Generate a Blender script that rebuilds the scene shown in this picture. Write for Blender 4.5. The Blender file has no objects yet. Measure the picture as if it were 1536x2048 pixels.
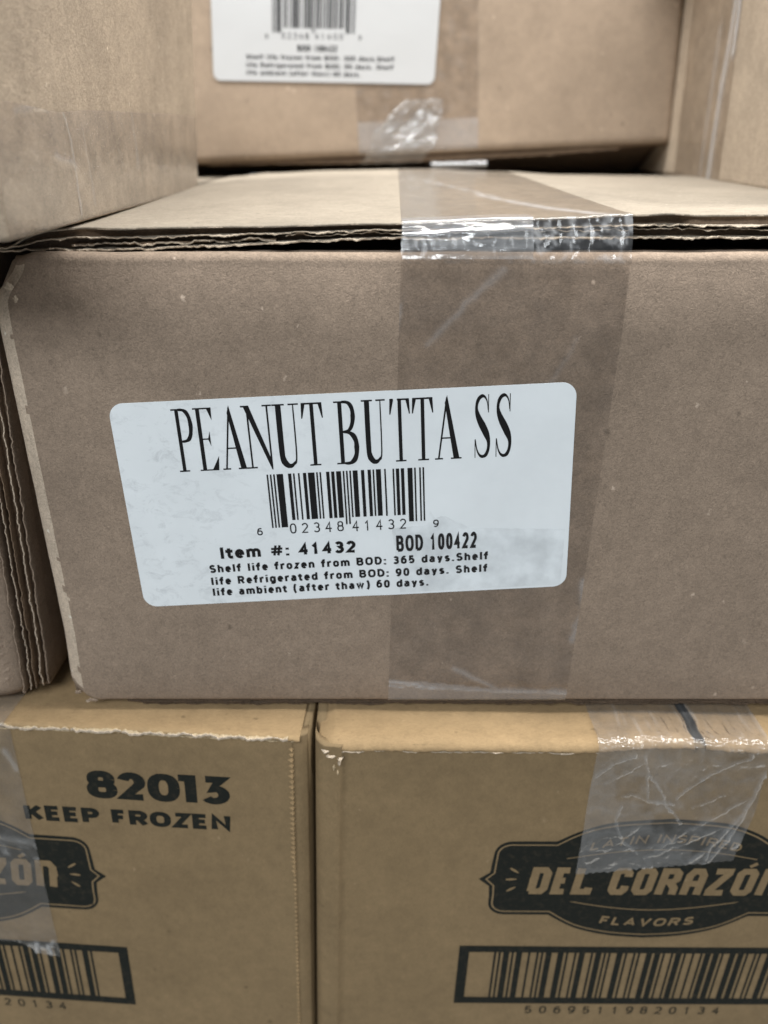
import bpy, bmesh, math, random
from mathutils import Vector, noise as mnoise
from mathutils.geometry import tessellate_polygon

# ------------------------------------------------------------------ camera, world, lights
SC = bpy.context.scene
MM = 0.001
cam = bpy.data.objects.new('camera', bpy.data.cameras.new('camera'))
SC.collection.objects.link(cam)
SC.camera = cam
cam.location = (0, -0.160, 0)
cam.rotation_euler = (math.radians(90 - 25.5), 0, 0)
cam.data.sensor_fit = 'VERTICAL'
cam.data.sensor_height = 34.577
cam.data.lens = 26.0
cam.data.clip_start = 0.005
cam.data.clip_end = 50
cam.data.dof.use_dof = True
cam.data.dof.focus_distance = 0.168
cam.data.dof.aperture_fstop = 12.0

world = bpy.data.worlds.new('World')
SC.world = world
world.use_nodes = True
bgn = world.node_tree.nodes['Background']
bgn.inputs[0].default_value = (0.86, 0.96, 1.06, 1)
bgn.inputs[1].default_value = 0.20


def lamp(name, loc, target, sx, sy, power, col):
    d = bpy.data.lights.new(name, 'AREA')
    d.shape = 'RECTANGLE'
    d.size, d.size_y = sx, sy
    d.energy = power
    d.color = col
    o = bpy.data.objects.new(name, d)
    SC.collection.objects.link(o)
    o.location = loc
    o.rotation_euler = (Vector(target) - Vector(loc)).to_track_quat('-Z', 'Y').to_euler()
    return o


lamp('ceiling_and_fill_light', (0.02, 0.025, 0.74), (0.02, 0.025, 0.0), 2.4, 0.20, 38.0, (1.0, 0.985, 0.955))
lamp('ceiling_and_fill_light', (-0.50, -1.50, 1.25), (0.0, 0.0, -0.1), 1.2, 0.60, 32.0, (0.94, 0.98, 1.0))  # fill lamp added in front, out of view, to brighten the front faces

SC.view_settings.view_transform = 'Standard'
SC.view_settings.look = 'None'
SC.view_settings.exposure = 0.0
SC.view_settings.gamma = 1.0
SC.view_settings.use_curve_mapping = False
SC.cycles.transparent_max_bounces = 16
SC.cycles.max_bounces = 10


# ------------------------------------------------------------------ materials
class NT:
    def __init__(self, name):
        self.m = bpy.data.materials.new(name)
        self.m.use_nodes = True
        self.t = self.m.node_tree
        self.t.nodes.clear()
        self.out = self.t.nodes.new('ShaderNodeOutputMaterial')

    def n(self, kind, **kw):
        nd = self.t.nodes.new(kind)
        for k, v in kw.items():
            setattr(nd, k, v)
        return nd

    def l(self, a, b):
        self.t.links.new(a, b)

    def coord(self, scale=(1, 1, 1)):
        tc = self.n('ShaderNodeTexCoord')
        mp = self.n('ShaderNodeMapping')
        mp.inputs['Scale'].default_value = scale
        self.l(tc.outputs['Object'], mp.inputs['Vector'])
        return mp.outputs[0]

    def noise(self, vec, scale, detail=4, rough=0.55, dist=0.0):
        nd = self.n('ShaderNodeTexNoise')
        nd.inputs['Scale'].default_value = scale
        nd.inputs['Detail'].default_value = detail
        nd.inputs['Roughness'].default_value = rough
        nd.inputs['Distortion'].default_value = dist
        self.l(vec, nd.inputs['Vector'])
        return nd.outputs[0]

    def ramp(self, fac, stops):
        r = self.n('ShaderNodeValToRGB')
        els = r.color_ramp.elements
        while len(els) < len(stops):
            els.new(0.5)
        for e, (p, c) in zip(els, stops):
            e.position = p
            e.color = c if len(c) == 4 else (*c, 1)
        self.l(fac, r.inputs[0])
        return r.outputs[0]

    def mix(self, fac, a, b, mode='MIX'):
        m = self.n('ShaderNodeMix', data_type='RGBA', blend_type=mode)
        for i, v in ((0, fac), (6, a), (7, b)):
            if hasattr(v, 'is_output'):
                self.l(v, m.inputs[i])
            elif i == 0:
                m.inputs[0].default_value = v
            else:
                m.inputs[i].default_value = (*v, 1)
        return m.outputs[2]


def g(v):
    return (v, v, v)


def cardboard(name, col, fibre=1.0, stretch=(1, 1, 1), rough=0.82, mottling=0.16, ribs=0.0, fleck=0.5):
    M = NT(name)
    v = M.coord()
    vs = M.coord(stretch)
    big = M.ramp(M.noise(v, 38, 5, .6), [(0.3, g(1 - mottling)), (0.7, g(1 + 0.35 * mottling))])
    mid = M.ramp(M.noise(v, 260, 4, .65), [(0.3, g(.90)), (0.72, g(1.07))])
    fib = M.ramp(M.noise(vs, 1300, 6, .72, 1.6), [(0.34, g(1 - .26 * fibre)), (0.5, g(1)), (0.70, g(1 + .28 * fibre))])
    c = M.mix(1.0, col, big, 'MULTIPLY')
    c = M.mix(1.0, c, mid, 'MULTIPLY')
    c = M.mix(1.0, c, fib, 'MULTIPLY')
    # sparse dark chaff and pale fibre flecks: one small stretched spot in some of the cells
    wv = M.n('ShaderNodeMix', data_type='RGBA', blend_type='ADD')
    wv.inputs[0].default_value = .0016
    M.l(v, wv.inputs[6])
    nn = M.n('ShaderNodeTexNoise')
    nn.inputs['Scale'].default_value = 900
    M.l(v, nn.inputs['Vector'])
    M.l(nn.outputs['Color'], wv.inputs[7])

    def specks(scale, size, chance, off):
        mp = M.n('ShaderNodeMapping')
        mp.inputs['Location'].default_value = (off, off * .7, off * .4)
        mp.inputs['Rotation'].default_value = (off * 5, off * 9, off * 3)
        mp.inputs['Scale'].default_value = (1.0, 1.5, .62)
        M.l(wv.outputs[2], mp.inputs['Vector'])
        vo = M.n('ShaderNodeTexVoronoi')
        vo.inputs['Scale'].default_value = scale
        M.l(mp.outputs[0], vo.inputs['Vector'])
        sp = M.n('ShaderNodeSeparateColor')
        M.l(vo.outputs['Color'], sp.inputs[0])
        thr = M.n('ShaderNodeMapRange')
        thr.inputs['From Min'].default_value = 1 - chance
        thr.inputs['From Max'].default_value = 1
        thr.inputs['To Min'].default_value = 0
        thr.inputs['To Max'].default_value = size * scale
        M.l(sp.outputs[0], thr.inputs['Value'])
        df = M.n('ShaderNodeMath', operation='SUBTRACT')
        M.l(thr.outputs[0], df.inputs[0])
        M.l(vo.outputs['Distance'], df.inputs[1])
        return M.ramp(df.outputs[0], [(0, g(0)), (.10, g(1))])
    c = M.mix(M.mix(1.0, specks(150, .0010, .55, .13), g(.62), 'MULTIPLY'), c, tuple(q * .30 for q in col))
    c = M.mix(M.mix(1.0, specks(230, .0007, .45, .37), g(.45), 'MULTIPLY'), c, tuple(q * .42 for q in col))
    c = M.mix(M.mix(1.0, specks(110, .0011, .30, .71), g(fleck), 'MULTIPLY'), c, tuple(min(1, q * 1.9 + .08) for q in col))
    c = M.mix(M.mix(1.0, specks(260, .0006, .35, .93), g(fleck), 'MULTIPLY'), c, tuple(min(1, q * 2.2 + .12) for q in col))
    p = M.n('ShaderNodeBsdfPrincipled')
    M.l(c, p.inputs['Base Color'])
    p.inputs['Roughness'].default_value = rough
    p.inputs['Specular IOR Level'].default_value = .22
    b = M.n('ShaderNodeBump')
    b.inputs['Strength'].default_value = .85 * fibre
    b.inputs['Distance'].default_value = .00034
    M.l(M.noise(vs, 1100, 6, .7, 1.4), b.inputs['Height'])
    if ribs:
        w = M.n('ShaderNodeTexWave', wave_type='BANDS', bands_direction='Z')
        w.inputs['Scale'].default_value = ribs
        w.inputs['Distortion'].default_value = 1.2
        w.inputs['Detail'].default_value = 2
        M.l(v, w.inputs['Vector'])
        b2 = M.n('ShaderNodeBump')
        b2.inputs['Strength'].default_value = .12
        b2.inputs['Distance'].default_value = .0005
        M.l(w.outputs['Fac'], b2.inputs['Height'])
        M.l(b.outputs[0], b2.inputs['Normal'])
        b = b2
    M.l(b.outputs[0], p.inputs['Normal'])
    M.l(p.outputs[0], M.out.inputs[0])
    return M.m


def plain(name, col, rough=.7, spec=.3, var=.15, scale=900):
    M = NT(name)
    c = M.mix(1.0, col, M.ramp(M.noise(M.coord(), scale, 4, .6), [(0.3, g(1 - var)), (.7, g(1 + var))]), 'MULTIPLY')
    p = M.n('ShaderNodeBsdfPrincipled')
    M.l(c, p.inputs['Base Color'])
    p.inputs['Roughness'].default_value = rough
    p.inputs['Specular IOR Level'].default_value = spec
    M.l(p.outputs[0], M.out.inputs[0])
    return M.m


def ink(name, col, wear_or_light=.14):
    M = NT(name)
    f = M.ramp(M.noise(M.coord(), 520, 6, .75), [(0.5, g(0)), (.75, g(wear_or_light))])
    c = M.mix(f, col, (.20, .15, .09))
    p = M.n('ShaderNodeBsdfPrincipled')
    M.l(c, p.inputs['Base Color'])
    p.inputs['Roughness'].default_value = .7
    p.inputs['Specular IOR Level'].default_value = .12
    M.l(p.outputs[0], M.out.inputs[0])
    return M.m


def film(name, tint=(.885, .868, .85), haze=.012, gloss=.03, rough=.12, crease=.55, hazecol=(.8, .82, .85), blotch=.18, bump=.3, top=.5):
    """clear packing tape: see-through film, a thin glossy skin, milky where creased"""
    M = NT(name)
    v = M.coord()
    tr = M.n('ShaderNodeBsdfTransparent')
    tcol = M.mix(1.0, tint, M.ramp(M.noise(v, 170, 5, .65), [(.35, g(1 - .5 * blotch)), (.65, g(1.06))]), 'MULTIPLY')
    M.l(tcol, tr.inputs[0])
    di = M.n('ShaderNodeBsdfDiffuse')
    di.inputs[0].default_value = (*hazecol, 1)
    at = M.n('ShaderNodeAttribute', attribute_name='crease')
    hz = M.ramp(M.noise(v, 120, 5, .7), [(.35, g(haze * .5)), (.7, g(haze * 1.6))])
    ad = M.n('ShaderNodeMath', operation='MULTIPLY_ADD', use_clamp=True)
    M.l(at.outputs['Fac'], ad.inputs[0])
    ad.inputs[1].default_value = crease
    M.l(hz, ad.inputs[2])
    m1 = M.n('ShaderNodeMixShader')
    M.l(ad.outputs[0], m1.inputs[0])
    M.l(tr.outputs[0], m1.inputs[1])
    M.l(di.outputs[0], m1.inputs[2])
    gl = M.n('ShaderNodeBsdfGlossy')
    gl.inputs['Roughness'].default_value = rough
    gl.inputs['Color'].default_value = (1, 1, 1, 1)
    b = M.n('ShaderNodeBump')
    b.inputs['Strength'].default_value = bump
    b.inputs['Distance'].default_value = .0003
    M.l(M.noise(v, 420, 4, .6), b.inputs['Height'])
    M.l(b.outputs[0], gl.inputs['Normal'])
    fr = M.n('ShaderNodeLayerWeight')
    fr.inputs['Blend'].default_value = .12
    M.l(b.outputs[0], fr.inputs['Normal'])
    mr = M.n('ShaderNodeMapRange')
    mr.inputs['To Min'].default_value = gloss
    mr.inputs['To Max'].default_value = top
    M.l(fr.outputs['Fresnel'], mr.inputs['Value'])
    m2 = M.n('ShaderNodeMixShader')
    M.l(mr.outputs[0], m2.inputs[0])
    M.l(m1.outputs[0], m2.inputs[1])
    M.l(gl.outputs[0], m2.inputs[2])
    M.l(m2.outputs[0], M.out.inputs[0])
    return M.m


def label_paper(name, smudge=True, c=(.74, .785, .815)):
    M = NT(name)
    v = M.coord()
    if smudge:
        n1 = M.ramp(M.noise(M.coord((1, 1, 1.3)), 240, 6, .72, .6), [(.52, g(0)), (.70, g(.38))])
        sx = M.n('ShaderNodeSeparateXYZ')
        tc = M.n('ShaderNodeTexCoord')
        M.l(tc.outputs['Object'], sx.inputs[0])
        mr = M.n('ShaderNodeMapRange')
        # object space of the box: the rubbed, dirty end of the label
        mr.inputs['From Min'].default_value = -.128
        mr.inputs['From Max'].default_value = -.075
        mr.inputs['To Min'].default_value = 1
        mr.inputs['To Max'].default_value = 0.06
        M.l(sx.outputs[0], mr.inputs['Value'])
        mu = M.n('ShaderNodeMath', operation='MULTIPLY')
        M.l(n1, mu.inputs[0])
        M.l(mr.outputs[0], mu.inputs[1])
        c = M.mix(mu.outputs[0], c, (.30, .32, .34))
        c = M.mix(1.0, c, M.ramp(M.noise(v, 60, 4, .6), [(.3, g(.95)), (.7, g(1.03))]), 'MULTIPLY')
    p = M.n('ShaderNodeBsdfPrincipled')
    if hasattr(c, 'is_output'):
        M.l(c, p.inputs['Base Color'])
    else:
        p.inputs['Base Color'].default_value = (*c, 1)
    p.inputs['Roughness'].default_value = .42
    p.inputs['Specular IOR Level'].default_value = .35
    b = M.n('ShaderNodeBump')
    b.inputs['Strength'].default_value = .10
    b.inputs['Distance'].default_value = .0002
    M.l(M.noise(v, 330, 3, .5), b.inputs['Height'])
    M.l(b.outputs[0], p.inputs['Normal'])
    M.l(p.outputs[0], M.out.inputs[0])
    return M.m


KRAFT = (.296, .227, .172)
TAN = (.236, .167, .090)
MAT = dict(
    kraft=cardboard('grey_brown_kraft', KRAFT, 1.0, fleck=.55),
    kraft_top=cardboard('grey_brown_kraft_flap', (.305, .262, .208), .9, (1, 1, 1), fleck=.35),
    kraft_up=cardboard('warm_kraft', (.425, .345, .262), 1.1, (.6, .6, 1.0), mottling=.2, fleck=.7),
    kraft_back=cardboard('back_kraft', (.31, .238, .175), .5),
    tan=cardboard('tan_kraft', TAN, .45, (1, 1, .6), mottling=.12, ribs=0, fleck=.18),
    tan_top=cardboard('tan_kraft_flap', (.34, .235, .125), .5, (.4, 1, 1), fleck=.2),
    torn=cardboard('torn_paper_edge', (.52, .43, .33), 1.1, fleck=.6),
    torn_tan=cardboard('torn_tan_edge', (.52, .41, .265), 1.1, fleck=.6),
    shade_core=cardboard('gap_shade_board_edge', (.10, .07, .048), 1.0, fleck=.3),  # board edge with the shade of the gap put into its colour
    core=cardboard('corrugated_core', (.22, .155, .105), 1.0, fleck=.3),
    wear_or_light=cardboard('rubbed_lit_kraft', (.56, .46, .36), 1.2, fleck=.7),  # rubbed board, paled further to stand in for light from the left
    ink=plain('black_print', (.006, .006, .007), .45, .25, .1),
    ink_tan=ink('dark_carton_ink', (.012, .014, .012)),
    label=label_paper('label_paper'),
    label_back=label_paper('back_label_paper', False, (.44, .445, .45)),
    film=film('clear_tape_film'),
    film_side=film('side_tape_film', (.90, .885, .87), .02, .02, .26, .35, blotch=.3, bump=.08, top=.28),
    film_edge=film('crumpled_tape_film', (.86, .86, .86), .05, .07, .10, .55, blotch=.1, bump=.2),
    film_milky=film('milky_tape_film', (.88, .87, .86), .04, .045, .16, .5, (.66, .67, .68), bump=.2),
    film_thin=film('thin_tape_residue', (.965, .965, .965), .012, .01, .3, .2, (.4, .42, .44)),
    floor=plain('unseen_concrete_floor', (.20, .195, .185), .9, .2, .2, 30),
)

# ------------------------------------------------------------------ mesh helpers (millimetres in world axes)
COL = SC.collection


def box_root(label, base):
    o = bpy.data.objects.new('cardboard_box', None)
    COL.objects.link(o)
    o.empty_display_size = .02
    o.location = Vector(base) * MM
    o['label'] = label
    o['category'] = 'cardboard box'
    o['group'] = 'stacked cardboard boxes'
    return o


def mesh_obj(name, verts, faces, mats, root, parent=None, smooth=False, midx=None, attr=None, label=None):
    base = root.location
    me = bpy.data.meshes.new(name)
    me.from_pydata([tuple(Vector(v) * MM - base) for v in verts], [], faces)
    if not isinstance(mats, (list, tuple)):
        mats = [mats]
    for m in mats:
        me.materials.append(MAT[m])
    if midx:
        me.polygons.foreach_set('material_index', midx)
    if smooth:
        me.polygons.foreach_set('use_smooth', [True] * len(me.polygons))
    if attr is not None:
        a = me.attributes.new('crease', 'FLOAT', 'POINT')
        a.data.foreach_set('value', attr)
    me.update()
    o = bpy.data.objects.new(name, me)
    COL.objects.link(o)
    o.parent = parent or root
    if label:
        o['label'] = label
    return o


def nz(x, y=0.0, z=0.0):
    return mnoise.noise(Vector((x, y, z)))


def fbm(x, y=0.0, z=0.0, o=4):
    s, a, t = 0.0, 1.0, 0.0
    for _ in range(o):
        s += a * nz(x, y, z)
        t += a
        x, y, z, a = x * 2.03 + 5.1, y * 2.03 + 1.7, z * 2.03 + 9.2, a * .55
    return s / t


def interp(tab, x):
    if x <= tab[0][0]:
        return tab[0][1]
    for (x0, y0), (x1, y1) in zip(tab, tab[1:]):
        if x <= x1:
            f = (x - x0) / (x1 - x0)
            f = f * f * (3 - 2 * f)
            return y0 + (y1 - y0) * f
    return tab[-1][1]


def lin(a, b, n):
    return [a + (b - a) * i / n for i in range(n + 1)]


def smooth01(t):
    t = max(0, min(1, t))
    return t * t * (3 - 2 * t)


def slab(name, P, us, vs, inward, mats, root, parent=None, smooth=True, mfun=None, label=None):
    """closed sheet: outer skin P(u, v), inner skin moved by the vector inward (or inward(u, v)), rim all round"""
    nu, nv = len(us), len(vs)
    outer = [Vector(P(u, v)) for u in us for v in vs]
    if callable(inward):
        inner = [p + Vector(inward(u, v)) for p, (u, v) in zip(outer, [(u, v) for u in us for v in vs])]
    else:
        inner = [p + Vector(inward) for p in outer]
    n = nu * nv
    F, mi = [], []
    for i in range(nu - 1):
        for j in range(nv - 1):
            a, b, c, d = i * nv + j, (i + 1) * nv + j, (i + 1) * nv + j + 1, i * nv + j + 1
            F.append((a, b, c, d))
            mi.append(mfun(us[i], vs[j]) if mfun else 0)
            F.append((n + d, n + c, n + b, n + a))
            mi.append(0)
    ring = [i * nv for i in range(nu)] + [(nu - 1) * nv + j for j in range(1, nv)] \
        + [i * nv + nv - 1 for i in range(nu - 2, -1, -1)] + [j for j in range(nv - 2, 0, -1)]
    k = len(ring)
    for i in range(k):
        a, b = ring[i], ring[(i + 1) % k]
        F.append((b, a, n + a, n + b))
        mi.append(0)
    return mesh_obj(name, outer + inner, F, mats, root, parent, smooth, mi if mfun else None, label=label)


def torn_liner(name, P, a0, a1, h, d, depth, th, mat, root, parent=None, step=.45, rag=.5, curl=.35, seed=0.0, rim=None):
    """one torn paper ply of a corrugated edge. P(along, inward, height) in mm; h(a) height, d(a) where its edge lies"""
    n = max(4, int(abs(a1 - a0) / step))
    A = lin(a0, a1, n)
    cols = [0, .35, .9, 2.0, 1.0]
    V, F, mi = [], [], []
    offs = [0.0, .25, .7, 1.8, depth]
    for a in A:
        r = rag * (fbm(a * .22, seed, 3.1) + .55 * fbm(a * .8, seed, 7.7) + .15 * nz(a * 3.1, seed)) + rag * .9 * max(0, nz(a * .11, seed + 4) - .1)
        c = 1.3 * curl * fbm(a * .2, seed + 11.0, 1.0) + .4 * curl * nz(a * .8, seed)
        base = d(a) - r
        for k, o in enumerate(offs):
            w = (1 - min(1, o / 1.8)) ** 1.5
            t = th * (0.55 + .45 * min(1, o / .6)) * (1 + .5 * nz(a * 1.3, seed + k))
            hh = h(a) + c * w
            V.append(P(a, base + o, hh + t / 2))
            V.append(P(a, base + o, hh - t / 2))
    m = len(offs) * 2
    for i in range(n):
        p, q = i * m, (i + 1) * m
        for k in range(len(offs) - 1):
            F.append((p + 2 * k, q + 2 * k, q + 2 * k + 2, p + 2 * k + 2))
            F.append((p + 2 * k + 1, p + 2 * k + 3, q + 2 * k + 3, q + 2 * k + 1))
            mi += [1 if (rim and k == 0) else 0] * 2
        F.append((p, p + 1, q + 1, q))
        mi.append(1 if rim else 0)
    mats = [mat, rim] if rim else [mat]
    return mesh_obj(name, V, F, mats, root, parent, False, mi if rim else None)


def flute_wall(name, P, a0, a1, hb, ht, d, mat, root, parent=None, seed=0.0, step=.8):
    """the crushed corrugated medium seen deep in the slot between two plies"""
    n = max(4, int(abs(a1 - a0) / step))
    V, F = [], []
    rows = 5
    for a in lin(a0, a1, n):
        for k in range(rows):
            f = k / (rows - 1)
            dd = d(a) + .9 * fbm(a * .22, seed, f * 1.5) + .5 * math.sin(f * math.pi)
            V.append(P(a, dd, hb(a) + (ht(a) - hb(a)) * f))
    for i in range(n):
        for k in range(rows - 1):
            F.append((i * rows + k, (i + 1) * rows + k, (i + 1) * rows + k + 1, i * rows + k + 1))
    return mesh_obj(name, V, F, mat, root, parent, True)


def tape(name, rows, us, mat, root, parent=None, label=None):
    """rows: function u -> list of (point, crease) of equal length"""
    V, C, F = [], [], []
    m = None
    for u in us:
        r = rows(u)
        m = len(r)
        for p, c in r:
            V.append(p)
            C.append(c)
    for i in range(len(us) - 1):
        for k in range(m - 1):
            F.append((i * m + k, (i + 1) * m + k, (i + 1) * m + k + 1, i * m + k + 1))
    return mesh_obj(name, V, F, mat, root, parent, True, attr=C, label=label)


def seg_d(px, py, a, b):
    ax, ay = a
    bx, by = b
    dx, dy = bx - ax, by - ay
    t = max(0, min(1, ((px - ax) * dx + (py - ay) * dy) / (dx * dx + dy * dy + 1e-9)))
    return math.hypot(px - ax - t * dx, py - ay - t * dy)


def creases(px, py, lines):
    """lines: list of (polyline, width, strength) -> strength at the point"""
    s = 0
    px, py = px + 1.1 * fbm(px * .22, py * .22, 31.0), py + 1.1 * fbm(px * .22, py * .22, 57.0)
    for pl, w, k in lines:
        for a, b in zip(pl, pl[1:]):
            dd = seg_d(px, py, a, b)
            if dd < 3 * w:
                s = max(s, k * math.exp(-(dd / w) ** 2))
    return s


# ------------------------------------------------------------------ flat print
class Print:
    """flat polygons in 2D face millimetres, cut on a grid so they follow the face, then mapped"""

    def __init__(self):
        self.polys = []   # (points, layer)
        self.k = 0

    def poly(self, pts, layer=0.0):
        self.k += 1
        self.polys.append((pts, layer + (self.k % 40) * .0006))

    def rect(self, x0, z0, x1, z1, layer=0.0):
        self.poly([(x0, z0), (x1, z0), (x1, z1), (x0, z1)], layer)

    def stroke(self, pts, hw, layer=0.0, closed=False, ax=1.0):
        """ribbon along pts, hw one half width or one per point, mitred"""
        if not isinstance(hw, (list, tuple)):
            hw = [hw] * len(pts)
        keep = [i for i in range(len(pts)) if i == 0 or math.dist(pts[i], pts[i - 1]) > 1e-4]
        if closed and math.dist(pts[keep[-1]], pts[0]) < 1e-4:
            keep.pop()
        pts, hw = [(pts[i][0] / ax, pts[i][1]) for i in keep], [hw[min(i, len(hw) - 1)] for i in keep]
        n = len(pts)
        Lf, Rt = [], []
        for i in range(n):
            p = Vector(pts[i])
            a = Vector(pts[i - 1]) if (i > 0 or closed) else None
            b = Vector(pts[(i + 1) % n]) if (i < n - 1 or closed) else None
            d1 = (p - a).normalized() if a is not None and (p - a).length > 1e-6 else None
            d2 = (b - p).normalized() if b is not None and (b - p).length > 1e-6 else None
            d1 = d1 or d2
            d2 = d2 or d1
            n1, n2 = Vector((-d1.y, d1.x)), Vector((-d2.y, d2.x))
            m = n1 + n2
            if m.length < .2:
                m = n1
            m.normalize()
            k = min(1 / max(.35, m.dot(n1)), 1.9)
            q1, q2 = p + m * hw[i] * k, p - m * hw[i] * k
            Lf.append((q1.x * ax, q1.y))
            Rt.append((q2.x * ax, q2.y))
        self.k += 1
        lay = layer + (self.k % 40) * .0006
        rng = range(n if closed else n - 1)
        for i in rng:
            j = (i + 1) % n
            self.polys.append(([Rt[i], Rt[j], Lf[j], Lf[i]], lay))

    def build(self, name, face, off, mat, root, parent, cell=6.0, label=None):
        bm = bmesh.new()
        lay = bm.verts.layers.float.new('lay')
        for pts, L in self.polys:
            tris = [(0, 1, 2, 3)] if len(pts) == 4 else tessellate_polygon([[Vector((x, z, 0)) for x, z in pts]])
            vs = [bm.verts.new((x, z, 0)) for x, z in pts]
            for v in vs:
                v[lay] = L
            for t in tris:
                try:
                    bm.faces.new([vs[i] for i in t])
                except ValueError:
                    pass
        xs = [v.co.x for v in bm.verts]
        ys = [v.co.y for v in bm.verts]
        for ax, lo, hi in ((0, min(xs), max(xs)), (1, min(ys), max(ys))):
            q = math.ceil(lo / cell) * cell
            while q < hi:
                co = (q, 0, 0) if ax == 0 else (0, q, 0)
                no = (1, 0, 0) if ax == 0 else (0, 1, 0)
                bmesh.ops.bisect_plane(bm, geom=bm.verts[:] + bm.edges[:] + bm.faces[:], dist=1e-5, plane_co=co, plane_no=no)
                q += cell
        bm.verts.index_update()
        V = [face(v.co.x, v.co.y, off + v[lay]) for v in bm.verts]
        F = [[v.index for v in f.verts] for f in bm.faces]
        bm.free()
        return mesh_obj(name, V, F, mat, root, parent, label=label)


def A(cx, cy, rx, ry, a0, a1, n=12):
    return [(cx + rx * math.cos(math.radians(a0 + (a1 - a0) * i / n)), cy + ry * math.sin(math.radians(a0 + (a1 - a0) * i / n)))
            for i in range(n + 1)]


def O_(cx, cy, rx, ry, n=24, e=2.5):
    r = []
    for i in range(n + 1):
        t = 2 * math.pi * i / n
        c, s = math.cos(t), math.sin(t)
        r.append((cx + rx * math.copysign(abs(c) ** (2 / e), c), cy + ry * math.copysign(abs(s) ** (2 / e), s)))
    return r


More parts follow.
